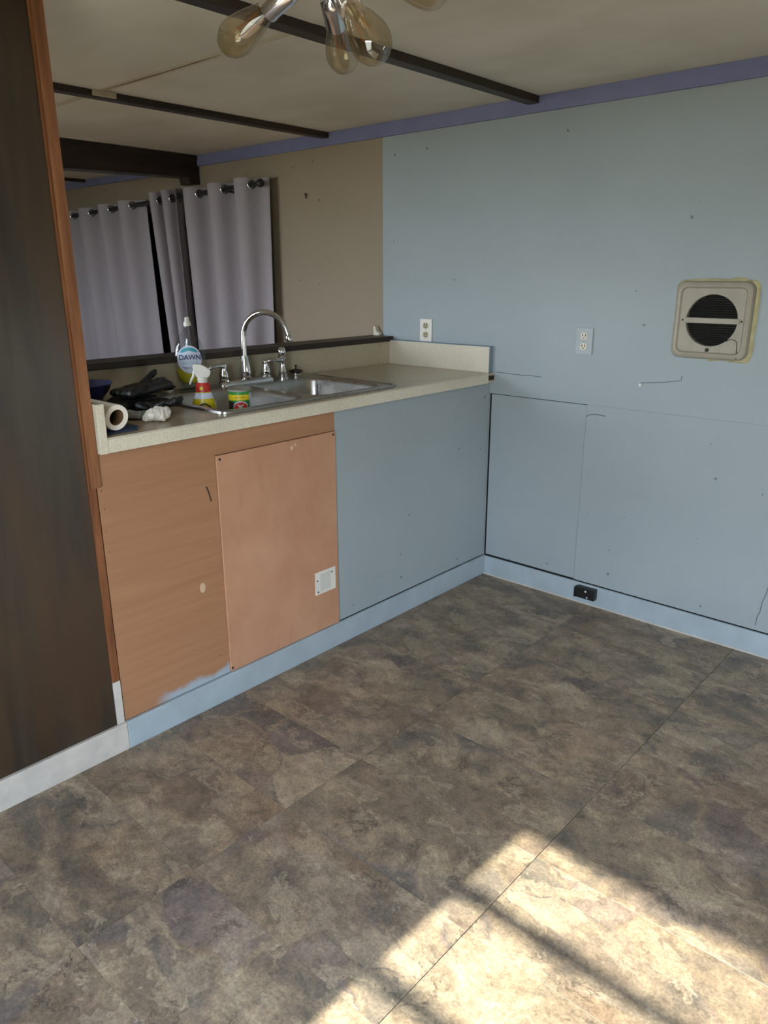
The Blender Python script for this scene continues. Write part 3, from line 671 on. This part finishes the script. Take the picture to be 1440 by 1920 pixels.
# spray bottle standing in the left bowl
px, py = -0.285, -1.250; z0 = ZB+0.002
sb = thing('spray_bottle', 'yellow spray bottle with red neck label and white trigger', 'bottle', (px, py, z0))
fd = Vector((cam.location.x-px, cam.location.y-py, 0)).normalized(); sdv = Vector((-fd.y, fd.x, 0))
def ov(prof): return [[Vector((px, py, z))+sdv*(a*math.cos(t))+fd*(b*math.sin(t)) for t in [2*PI*i/24 for i in range(24)]] for z, a, b in prof]
bm = bmesh.new(); loft(bm, ov([(z0, 0.036, 0.024), (z0+0.005, 0.04, 0.027), (z0+0.10, 0.041, 0.028), (z0+0.155, 0.038, 0.027), (z0+0.180, 0.030, 0.022), (z0+0.196, 0.0245, 0.019)])); auto(obj('bottle_body', bm, 'yellow', sb), 60)
bm = bmesh.new(); loft(bm, ov([(z0+0.1965, 0.0248, 0.0195), (z0+0.222, 0.023, 0.018), (z0+0.228, 0.018, 0.015)])); lb = auto(obj('neck_label', bm, 'red', sb), 60)
bm = bmesh.new(); lathe(bm, Vector((px, py, z0+0.21))+fd*0.0190-sdv*0.006, fd, [(0, 0.006), (0.0012, 0.006)], 12); obj('round_print', bm, 'yellow', lb)
bm = bmesh.new(); loft(bm, ov([(z0+0.174, 0.0335, 0.0246), (z0+0.193, 0.0262, 0.0202)]), False, False); obj('white_band', bm, 'label', sb)
bm = bmesh.new(); tube(bm, [Vector((px, py, z0+0.145))+sdv*(-0.02+0.04*k/6)+fd*(0.0275)+Vector((0, 0, 0.012*math.sin(PI*k/6))) for k in range(7)], 0.003, 6); obj('dark_print', bm, 'nail', sb)
bm = bmesh.new(); lathe(bm, (px, py, z0+0.228), (0, 0, 1), [(0, 0.016), (0.018, 0.0165), (0.020, 0.013), (0.03, 0.012)], 18); auto(obj('collar', bm, 'white', sb), 40)
hd = sdv*1.0 if (sdv.y < 0) else -sdv   # nozzle points to the left in the picture
bm = bmesh.new()
prf = [(-0.020, 0.245), (0.018, 0.245), (0.024, 0.262), (0.030, 0.285), (0.022, 0.293), (-0.004, 0.287), (-0.026, 0.272), (-0.028, 0.262)]
loft(bm, [[Vector((px, py, z0+h))+hd*s+fd*w_ for s, h in prf] for w_ in (-0.0125, 0.0125)]); bmesh.ops.bevel(bm, geom=bm.edges[:], offset=0.003, segments=2, affect='EDGES'); auto(obj('spray_head', bm, 'white', sb), 40)
bm = bmesh.new(); tube(bm, [Vector((px, py, z0+h))+hd*s for s, h in ((0.024, 0.268), (0.028, 0.25), (0.036, 0.236), (0.041, 0.222))], [0.005, 0.0045, 0.004, 0.003], 8); auto(obj('trigger', bm, 'white', sb), 60)

sb.scale = (1, 1, 0.945)
# scouring powder can in the left bowl
px, py = -0.190, -1.176; z0 = ZB+0.002; r = 0.0365; hc = 0.197
cn = thing('cleanser_can', 'green and yellow cleanser can with a red oval logo', 'can', (px, py, z0))
fd = Vector((cam.location.x-px, cam.location.y-py, 0)).normalized(); ang0 = math.atan2(fd.y, fd.x)
def cyl_band(nm, h0, h1, rr_, mat, parent, a0=None, a1=None):
    bm = bmesh.new()
    if a0 is None: lathe(bm, (px, py, z0+h0), (0, 0, 1), [(0, rr_), (h1-h0, rr_)], 32)
    else:
        n = 14; A = [ang0+a0+(a1-a0)*i/n for i in range(n+1)]
        loft(bm, [[(px+rr_*math.cos(a), py+rr_*math.sin(a), z0+h) for a in A] for h in (h0, h1)], closed=False)
    return auto(obj(nm, bm, mat, parent), 40)
body = cyl_band('can_body', 0.0, 0.190, r, 'green', cn)
bm = bmesh.new(); lathe(bm, (px, py, z0+0.190), (0, 0, 1), [(0, r+0.001), (0.004, r+0.001), (0.006, r-0.002), (0.0045, r-0.004)], 32); auto(obj('lid', bm, 'grey', cn), 40)
cyl_band('yellow_band', 0.162, 0.180, r+0.0005, 'yellow', body)
cyl_band('dark_band', 0.060, 0.158, r+0.0005, 'nail', body, -1.5, -0.55)
cyl_band('white_band', 0.06, 0.185, r+0.0005, 'label', body, 0.95, 1.35)
def can_patch(nm, pts, rr_, mat):
    bm = bmesh.new(); cx_, cz_ = sum(p[0] for p in pts)/len(pts), sum(p[1] for p in pts)/len(pts); R0 = []
    for q, k in ((rr_-0.0006, 1.0), (rr_, 1.0), (rr_, 0.6), (rr_, 0.1)):
        R0.append([(px+q*math.cos(ang0+(cx_+(s-cx_)*k)/r), py+q*math.sin(ang0+(cx_+(s-cx_)*k)/r), z0+cz_+(h-cz_)*k) for s, h in pts])
    loft(bm, R0); return obj(nm, bm, mat, body)
can_patch('white_halo', [(0.024*math.cos(a)+0.002, 0.141+0.019*math.sin(a)) for a in [2*PI*i/24 for i in range(24)]], r+0.0008, 'label')
can_patch('red_logo', [(0.022*math.cos(a)+0.002, 0.140+0.0165*math.sin(a)) for a in [2*PI*i/24 for i in range(24)]], r+0.0013, 'red')
can_patch('pale_figure', [(-0.010, 0.149), (0.002, 0.146), (0.014, 0.150), (0.005, 0.142), (0.012, 0.133), (0.002, 0.137), (-0.008, 0.132), (-0.003, 0.141)], r+0.0018, 'ivory')
can_patch('orange_print', [(-0.016, 0.1685), (0.018, 0.1685), (0.018, 0.1745), (-0.016, 0.1745)], r+0.0010, plain('orange_print', srgb(200, 140, 20), 0.4))

# paper towel roll on a dark blue cloth by the end board
yc, rr_ = -1.7135, 0.0335
cl = tag(remeshed('folded_cloth', (lambda b: (box(b, -0.30, -0.012, -1.757, -1.655, ZT+0.001, ZT+0.006), box(b, -0.22, -0.03, -1.75, -1.64, ZT+0.003, ZT+0.008), b)[2])(bmesh.new()), 'bluecloth', None, 0.0025, 3, origin=(-0.15, -1.70, ZT+0.001)), 'dark blue folded cloth under the paper towel roll', 'cloth')
zc_ = ZT+0.0092+rr_
pr = thing('paper_towel_roll', 'small white paper towel roll lying beside the cream end board', 'paper roll', (-0.13, yc, ZT+0.009))
bm = bmesh.new(); d, u, v = frame((1, 0, 0)); rng = []
for x, r_ in ((-0.235, rr_), (-0.014, rr_), (-0.012, rr_-0.001), (-0.012, 0.0215), (-0.235, 0.0215)):
    rng.append([Vector((x, yc, zc_))+u*(r_*math.cos(a)*1.05)+v*(r_*math.sin(a)*(0.97 if r_ > 0.03 else 0.88)) for a in [2*PI*i/32 for i in range(32)]])
rng.append(rng[0]); loft(bm, rng, False, False); bmesh.ops.remove_doubles(bm, verts=bm.verts[:], dist=1e-6); auto(obj('paper', bm, 'paper', pr), 40)
bm = bmesh.new(); rng = [[Vector((x, yc, zc_))+u*(r_*math.cos(a)*1.05)+v*(r_*math.sin(a)*0.88) for a in [2*PI*i/32 for i in range(32)]] for x, r_ in ((-0.233, 0.0213), (-0.014, 0.0213), (-0.014, 0.0198), (-0.233, 0.0198))]
rng.append(rng[0]); loft(bm, rng, False, False); bmesh.ops.remove_doubles(bm, verts=bm.verts[:], dist=1e-6); auto(obj('cardboard_core', bm, 'card', pr), 40)

# navy bowl at the back left
bw = thing('plastic_bowl', 'navy blue plastic bowl at the back left of the counter', 'bowl', (-0.44, -1.60, ZT))
bm = bmesh.new(); lathe(bm, (-0.44, -1.60, ZT+0.032), (0, 0, 1), [(0, 0.070), (0.025, 0.092), (0.045, 0.100), (0.047, 0.103), (0.049, 0.102), (0.044, 0.097), (0.024, 0.088), (0.004, 0.062)], 36); auto(obj('bowl_body', bm, 'navy', bw), 40)
bm = bmesh.new(); lathe(bm, (-0.44, -1.60, ZT), (0, 0, 1), [(0.0005, 0.060), (0.006, 0.066), (0.032, 0.072)], 36); auto(obj('stand', bm, 'grey', bw), 40)

# work gloves and a paper wad in a heap
def capsule(bm, a, b, ra, rb, n=10):
    a, b = Vector(a), Vector(b); d = (b-a)
    if d.length < 1e-5: d = Vector((0, 0, 1e-4))
    L = d.length; dn = d.normalized()
    pr_ = [(-ra*0.95, ra*0.3), (-ra*0.6, ra*0.8), (0, ra), (L, rb), (L+rb*0.6, rb*0.8), (L+rb*0.95, rb*0.3)]
    lathe(bm, a, dn, pr_, n)
def glove(name, label, o, yaw, mat, lift=0.0, sc=1.0, curl=0.3, seed=1, cuff=None):
    """lying work glove: palm, four fingers, thumb and cuff"""
    rn = random.Random(seed); M_ = Matrix.Translation(Vector(o)) @ Matrix.Rotation(yaw, 4, 'Z') @ Matrix.Scale(sc, 4)
    P = lambda x, y, z: M_ @ Vector((x, y, z)); bm = bmesh.new()
    for y in (-0.028, -0.01, 0.01, 0.028): capsule(bm, P(-0.045, y, 0.016), P(0.035, y*1.1, 0.02), 0.0155*sc, 0.0155*sc)
    for k, y in enumerate((-0.033, -0.011, 0.011, 0.033)):
        L = (0.055, 0.072, 0.076, 0.064)[k]; lf = lift*rn.uniform(0.5, 1.2); sp_ = rn.uniform(-0.012, 0.012)
        a, b, c_ = P(0.035, y, 0.02), P(0.035+L*0.55, y*1.15+sp_, 0.02+lf*0.7), P(0.035+L*(0.95-0.3*curl), y*1.2+sp_*2, 0.014+lf*(1.0+curl))
        capsule(bm, a, b, 0.0115*sc, 0.0105*sc); capsule(bm, b, c_, 0.0105*sc, 0.0095*sc)
    a, b, c_ = P(-0.02, -0.035, 0.018), P(0.015, -0.066, 0.02+lift*0.3), P(0.04, -0.074, 0.018+lift*0.5)
    capsule(bm, a, b, 0.013*sc, 0.0115*sc); capsule(bm, b, c_, 0.0115*sc, 0.0095*sc)
    if cuff is None:
        for y in (-0.03, -0.01, 0.01, 0.03): capsule(bm, P(-0.09, y*1.15, 0.015), P(-0.04, y, 0.016), 0.0145*sc, 0.0145*sc)
    zmin = min(v.co.z for v in bm.verts); bmesh.ops.translate(bm, verts=bm.verts[:], vec=(0, 0, o[2]-zmin))
    if cuff is None:
        return tag(remeshed(name, bm, mat, None, 0.0032, 3, 0.005, 26, seed, origin=o), label, 'glove', 'gloves heaped on the counter')
    t = thing(name, label, 'glove', o, 'gloves heaped on the counter')
    remeshed('hand', bm, mat, t, 0.0032, 3, 0.004, 26, seed)
    bm = bmesh.new()
    for y in (-0.03, -0.01, 0.01, 0.03): capsule(bm, P(-0.10, y*1.1, 0.016), P(-0.055, y, 0.017), 0.0145*sc, 0.0145*sc)
    bmesh.ops.translate(bm, verts=bm.verts[:], vec=(0, 0, o[2]-zmin))
    remeshed('cuff', bm, cuff, t, 0.0032, 3, 0.003, 40, seed+1); return t
glove('work_glove', 'black work glove at the bottom of the heap, nearest the navy bowl', (-0.325, -1.515, ZT+0.002), 2.2, 'rubber', 0.02, 1.1, 0.6, 2)
glove('work_glove', 'black work glove lying nearest the sink rim', (-0.250, -1.468, ZT+0.002), 0.30, 'rubber', 0.012, 1.0, 0.8, 5)
glove('work_glove', 'black work glove on top of the heap with fingers sticking up', (-0.325, -1.445, ZT+0.042), 1.9, 'rubber', 0.03, 1.0, 0.2, 8)
glove('knit_glove', 'grey knit glove with a green cuff in front of the black heap', (-0.178, -1.578, ZT+0.002), -2.3, 'greyglove', 0.006, 0.62, 0.3, 4, 'cuff')
bm = bmesh.new(); rn = random.Random(9)
for k in range(14):
    c_ = Vector((-0.085+rn.uniform(-0.018, 0.018), -1.545+rn.uniform(-0.024, 0.024), ZT+0.018+rn.uniform(0, 0.016)))
    capsule(bm, c_, c_+Vector((rn.uniform(-0.014, 0.014), rn.uniform(-0.014, 0.014), rn.uniform(-0.004, 0.006))), 0.015, 0.012)
zmin = min(v.co.z for v in bm.verts); bmesh.ops.translate(bm, verts=bm.verts[:], vec=(0, 0, ZT+0.002-zmin))
tag(remeshed('crumpled_paper', bm, 'paper', None, 0.0028, 2, 0.006, 45, 3, origin=(-0.085, -1.545, ZT+0.002)), 'crumpled white paper wad beside the black gloves', 'paper')

# small cream bracket on the ledge
bk = bmesh.new(); prf = [(-0.648, 1.0345), (-0.612, 1.0345), (-0.612, 1.046), (-0.624, 1.052), (-0.632, 1.056), (-0.636, 1.075), (-0.648, 1.077)]
loft(bk, [[(x, y, z) for x, z in prf] for y in (-0.028, -0.006)]); bmesh.ops.bevel(bk, geom=bk.edges[:], offset=0.0015, segments=1, affect='EDGES')
tag(obj('plastic_bracket', bk, 'ivory', None, origin=(-0.63, -0.017, 1.0345)), 'small cream L-shaped bracket standing on the dark ledge', 'bracket')

# ------------------------------------------------------------------ wall fittings
def outlet(x0, x1, z0, z1, plate, socket, label, slotmat='nail'):
    xc, zc = (x0+x1)/2, (z0+z1)/2
    t = thing('wall_outlet', label, 'outlet', (xc, 0, zc), 'duplex outlets on the blue wall')
    obj('cover_plate', bxm(x0, x1, -0.0065, -0.0003, z0, z1, 0.002), plate, t)
    for s in (1, -1):
        bm = bmesh.new(); zz = zc+s*0.0195
        loft(bm, [[(xc+x*0.0165, y, zz+z*0.0135) for x, z in [(math.copysign(min(abs(math.cos(a)), 0.85), math.cos(a)), math.sin(a)) for a in [2*PI*i/24 for i in range(24)]]] for y in (-0.006, -0.0085)])
        so_ = obj('socket', bm, socket, t)
        bm = bmesh.new()
        for dx in (-0.006, 0.006): box(bm, xc+dx-0.0014, xc+dx+0.0014, -0.0092, -0.008, zz-0.001, zz+0.008)
        lathe(bm, (xc, -0.008, zz-0.0065), (0, -1, 0), [(0, 0.0026), (0.0012, 0.0026)], 10); obj('slots', bm, slotmat, so_)
    bm = bmesh.new(); lathe(bm, (xc, -0.006, zc), (0, -1, 0), [(0, 0.003), (0.0012, 0.0025)], 10); obj('screw', bm, 'grey', t)
MT['tan'] = plain('aged_tan_plastic', srgb(168, 156, 128), 0.4)
outlet(-0.383, -0.316, 1.0205, 1.118, 'white', 'tan', 'white outlet just above the pale side splash')
MT['bluewhite'] = plain('paint_splashed_plate', srgb(160, 169, 171), 0.45, var=0.06)
outlet(0.389, 0.459, 1.012, 1.112, 'bluewhite', 'ivory', 'blue-painted outlet with ivory sockets on bare wall')

# exhaust fan with louvres
vx, vz = 0.893, 1.156
ve = thing('exhaust_fan', 'square grey wall exhaust fan with a round louvred opening', 'vent', (vx, 0, vz))
H_ = 0.127; n = 9
def vr(h, r, y, k=n): return [(vx+x, y, vz+z) for x, z in rrect(h, h*1.0, r, k)]
circ = lambda r, y: [(vx+r*math.cos(math.atan2(z, x)), y, vz+0.0+r*math.sin(math.atan2(z, x))) for x, z in rrect(0.1, 0.1, 0.09, n)]
bm = bmesh.new(); loft(bm, [vr(H_, 0.03, -0.0005), vr(H_, 0.03, -0.020), vr(H_-0.004, 0.028, -0.028), vr(H_-0.012, 0.026, -0.032), vr(H_-0.018, 0.022, -0.030), vr(H_-0.023, 0.018, -0.023), circ(0.0855, -0.021), circ(0.0845, -0.012)], True, False)
auto(obj('housing', bm, 'ventgrey', ve), 35)
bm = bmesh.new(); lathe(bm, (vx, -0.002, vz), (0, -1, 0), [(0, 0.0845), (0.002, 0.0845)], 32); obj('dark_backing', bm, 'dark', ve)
k = 0; z = -0.078
while z < 0.08:
    if abs(z) > 0.012:
        w_ = math.sqrt(0.0835**2-z*z)-0.001; bm = bmesh.new()
        loft(bm, [[(x, -0.006, vz+z-0.002), (x, -0.0145, vz+z+0.0015), (x, -0.0150, vz+z+0.0028), (x, -0.006, vz+z-0.0006)] for x in (vx-w_, vx+w_)]); obj('louvre', bm, 'slat', ve)
    z += 0.0078
obj('crossbar', bxm(vx-0.092, vx+0.092, -0.0245, -0.0175, vz-0.0095, vz+0.0085, 0.0012, 1), 'ventgrey', ve)
for x in (-0.096, 0.098):
    bm = bmesh.new(); lathe(bm, (vx+x, -0.0225, vz), (0, -1, 0), [(0, 0.0034), (0.0022, 0.003)], 10); obj('screw', bm, 'nail', ve)
bm = bmesh.new(); lathe(bm, (vx-0.002, -0.0215, vz-0.097), (0, -1, 0), [(0, 0.006), (0.004, 0.0065), (0.007, 0.004)], 12); obj('pull_knob', bm, 'black', ve)
bm = bmesh.new(); tube(bm, [(vx+0.055, -0.0225, vz-0.066), (vx+0.07, -0.0225, vz-0.058), (vx+0.083, -0.0225, vz-0.06), (vx+0.092, -0.0230, vz-0.066), (vx+0.094, -0.0235, vz-0.09), (vx+0.096, -0.026, vz-0.112)], 0.0012, 6); obj('cord', bm, 'nail', ve)
bm = bmesh.new(); lathe(bm, (vx+0.096, -0.026, vz-0.115), (0, -1, 0), [(0, 0.007), (0.004, 0.006)], 12); obj('cord_screw', bm, 'nail', ve)
from mathutils import noise as nz_
bm = bmesh.new(); base_ = rrect(H_, H_, 0.03, 30); out = []
# even steps round the outline
dense = []
for (xa, za), (xb, zb3) in zip(base_, base_[1:]+base_[:1]):
    m_ = max(1, int(math.hypot(xb-xa, zb3-za)/0.006))
    dense += [(xa+(xb-xa)*k/m_, za+(zb3-za)*k/m_) for k in range(m_)]
for (x, z) in dense:
    L = math.hypot(x, z); g = 0.005+0.009*max(0.0, nz_.noise(Vector((x*22, z*22, 3.0)))+0.35)
    if x > H_*0.85: g += 0.008*max(0, nz_.noise(Vector((x*15, z*15, 9.0)))+0.5)
    if z < -H_*0.85 and x < 0: g *= 0.3
    out.append((vx+x+x/L*g, vz+z+z/L*g))
base_ = dense
loft(bm, [[(x, -0.0003, z) for x, z in out], [(vx+(x-vx)*0.985, -0.0035, vz+(z-vz)*0.985) for x, z in out], [(vx+x*1.003, -0.0065, vz+z*1.003) for x, z in base_], [(vx+x*1.003, -0.0003, vz+z*1.003) for x, z in base_]], False, False)
auto(obj('sealant', bm, 'caulk', ve), 60)

# black junction box on the baseboard
jb = thing('junction_box', 'small black electrical box fixed to the blue baseboard', 'electrical box', (0.53, -0.013, 0.04))
obj('case', bxm(0.487, 0.571, -0.040, -0.0125, 0.034, 0.080, 0.002), 'black', jb)
obj('end_cap', bxm(0.478, 0.4865, -0.036, -0.0125, 0.030, 0.074, 0.001), 'black', jb)
for x, z, r in ((0.532, 0.067, 0.0045), (0.540, 0.042, 0.0036)):
    bm = bmesh.new(); lathe(bm, (x, -0.0398, z), (0, -1, 0), [(0, r), (0.0015, r*0.8)], 10); obj('screw', bm, 'white', jb)

# nails and a screw left in the wall
def wall_nail(nm, x, z, mat, label, r=0.004, l=0.012):
    bm = bmesh.new(); lathe(bm, (x, -0.0003, z), (0, -1, 0.15), [(0, r*0.45), (l*0.75, r*0.45), (l*0.76, r), (l, r*0.8)], 10); tag(obj(nm, bm, mat, None, origin=(x, 0, z)), label, 'nail')
wall_nail('wall_screw', 0.662, 0.917, 'white', 'white wall anchor at the end of a long scrape below the exhaust fan', 0.006, 0.008)
bm = bmesh.new(); tube(bm, [(-1.108, -0.0005, 1.678), (-1.106, -0.012, 1.682), (-1.098, -0.018, 1.676), (-1.094, -0.017, 1.660)], 0.0035, 6); tag(obj('picture_hook', bm, 'nail', None, origin=(-1.106, 0, 1.675)), 'small dark hook on the beige wall beside the curtains', 'hook')

# ------------------------------------------------------------------ curtained window in the back wall
w3 = thing('window_3', 'window behind the grey curtains, its pane coloured near black as shade', 'window', (-2.3, 0, 0.75), kind='structure')
bm = bmesh.new()
for b in ((-3.25, -3.20, 0.75, 1.66), (-1.47, -1.42, 0.75, 1.66), (-3.20, -1.47, 0.75, 0.80), (-3.20, -1.47, 1.61, 1.66)): box(bm, b[0], b[1], -0.018, -0.0005, b[2], b[3])
obj('window_frame', bm, 'darkwood', w3); obj('gap_shade_pane', bxm(-3.2, -1.47, -0.006, -0.0005, 0.80, 1.61), 'dark', w3)  # near-black pane paints in the deep shade between the curtain panels

def rod_z(x): return 1.741+(x+1.37)*0.031
YC = -0.088
rd = thing('curtain_rod', 'black curtain rod on the back wall', 'curtain rod', (-2.4, YC, 1.70))
bm = bmesh.new(); tube(bm, [(-3.55, YC, rod_z(-3.55)), (-1.36, YC, rod_z(-1.36))], 0.0125, 14); auto(obj('rod', bm, 'black', rd), 60)
bm = bmesh.new(); lathe(bm, (-1.362, YC, rod_z(-1.36)), (1, 0, 0.03), [(0, 0.014), (0.006, 0.019), (0.018, 0.021), (0.028, 0.016), (0.033, 0.006)], 18); auto(obj('finial', bm, 'black', rd), 60)
for x in (-1.60, -3.45):
    bm = bmesh.new(); tube(bm, [(x, -0.0005, rod_z(x)-0.02), (x, -0.03, rod_z(x)-0.02), (x, YC, rod_z(x)-0.014)], 0.005, 8); obj('rod_bracket', bm, 'black', rd)

def curtain(label, xt0, xt1, xb0, xb1, ztop, zbot, waves, amp, phase, group='grey grommet curtains on the back wall', sharp=1.0):
    t = thing('curtain', label, 'curtain', ((xt0+xt1)/2, YC, zbot), group)
    nu, nv = waves*22, 26; bm = bmesh.new(); grid = []
    def P(s, f):
        th = phase+2*PI*waves*s; wv = math.sin(th); sw = math.copysign(abs(wv)**sharp, wv)
        x0 = xt0+(xb0-xt0)*f; x1 = xt1+(xb1-xt1)*f
        x = x0+(x1-x0)*s + 0.010*f*math.sin(3.1*s*waves+1.0) - 0.018*math.sin(2*th)*(1-0.3*f)*(1.0/waves)
        rt = rod_z(xt0+(xt1-xt0)*s)
        top = rt+ztop
        return Vector((x, YC-amp*sw*(1-0.25*f)-0.01*f*math.sin(5*s+2), top+(zbot-top)*f))
    for j in range(nv+1):
        grid.append([bm.verts.new(P(i/nu, (j/nv)**0.8)) for i in range(nu+1)])
    for j in range(nv):
        for i in range(nu): bm.faces.new((grid[j][i], grid[j][i+1], grid[j+1][i+1], grid[j+1][i]))
    bmesh.ops.recalc_face_normals(bm, faces=bm.faces[:]); bmesh.ops.solidify(bm, geom=bm.faces[:], thickness=0.0018)
    fab = auto(obj('fabric', bm, 'curtain', t), 60)
    for k in range(2*waves+2):          # grommets where the cloth crosses the rod
        s = (k*PI-phase)/(2*PI*waves)
        if 0.01 < s < 0.99:
            q = P(s, 0.035); dq = (P(min(1, s+0.004), 0.035)-P(max(0, s-0.004), 0.035)); nrm = Vector((-dq.y, dq.x, 0)).normalized()
            bm = bmesh.new(); torus(bm, (q.x, YC, rod_z(q.x)), nrm, 0.021, 0.0045, 20, 8); auto(obj('grommet', bm, 'chrome', t), 80)
    return t
curtain('grey curtain panel nearest the corner, beside the beige wall', -1.995, -1.322, -1.94, -1.322, 0.032, 0.42, 3, 0.055, -0.5, sharp=0.8)
curtain('narrow bunched grey curtain panel between the two wide ones', -2.30, -2.045, -2.17, -2.00, 0.045, 0.42, 2, 0.045, 0.6)
curtain('wide grey curtain panel on the far left', -3.42, -2.44, -3.40, -2.36, 0.030, 0.42, 4, 0.052, -0.4, sharp=0.8)

# ------------------------------------------------------------------ ceiling light: hub with splayed Edison bulbs
hub = Vector((0.782, -1.698, 1.793))
lf = thing('ceiling_light', 'chrome ceiling light with splayed amber Edison bulbs', 'light fixture', (hub.x, hub.y, ZC))
bm = bmesh.new(); lathe(bm, (hub.x, hub.y, ZC-0.0005), (0, 0, -1), [(0, 0.06), (0.012, 0.06), (0.02, 0.05), (0.024, 0.012), (0.09, 0.010)], 28); auto(obj('canopy', bm, 'chrome', lf), 40)
bm = bmesh.new(); lathe(bm, hub+Vector((0, 0, 0.055)), (0, 0, -1), [(0, 0.010), (0.02, 0.026), (0.04, 0.034), (0.065, 0.034), (0.085, 0.026), (0.095, 0.008)], 28); auto(obj('hub', bm, 'chrome', lf), 60)
tips = [(0.552, -1.732, 1.702), (0.639, -1.502, 1.698), (0.964, -1.762, 1.618), (0.840, -1.446, 1.793), (0.62, -1.89, 1.80), (0.99, -1.84, 1.80)]
for tx in tips:
    d = (Vector(tx)-hub); L = d.length; d.normalize()
    bm = bmesh.new(); tube(bm, [hub+d*0.02, hub+d*(L-0.175)], 0.006, 10); arm = obj('arm', bm, 'chrome', lf)
    bm = bmesh.new(); s0 = L-0.185; lathe(bm, hub+d*s0, d, [(0, 0.010), (0.006, 0.017), (0.012, 0.0195), (0.055, 0.0195), (0.062, 0.0205), (0.066, 0.0205), (0.066, 0.018)], 22, True, True); auto(obj('socket', bm, 'chrome', arm), 40)
    s1 = L-0.122; bm = bmesh.new()
    pb = [(0, 0.0165), (0.012, 0.018), (0.03, 0.0225), (0.05, 0.0275), (0.07, 0.0312), (0.082, 0.032), (0.094, 0.0308), (0.105, 0.027), (0.114, 0.0205), (0.119, 0.013), (0.1215, 0.005)]
    lathe(bm, hub+d*s1, d, pb, 26, False, True); bl = auto(obj('bulb', bm, 'amber', lf), 80)
    bm = bmesh.new(); dd, u, v = frame(d); c0 = hub+d*(s1+0.02)
    pts = []
    for k in range(9):
        a = 2*PI*k/8; pts.append(c0+(u*math.cos(a)+v*math.sin(a))*0.009+d*(0.0 if k % 2 else 0.055))
    tube(bm, pts, 0.0007, 5); obj('filament', bm, 'filament', bl)
    bm = bmesh.new(); lathe(bm, hub+d*(s1-0.002), d, [(0, 0.007), (0.03, 0.004), (0.05, 0.0025), (0.078, 0.001)], 10); obj('glass_stem', bm, 'amber', bl)
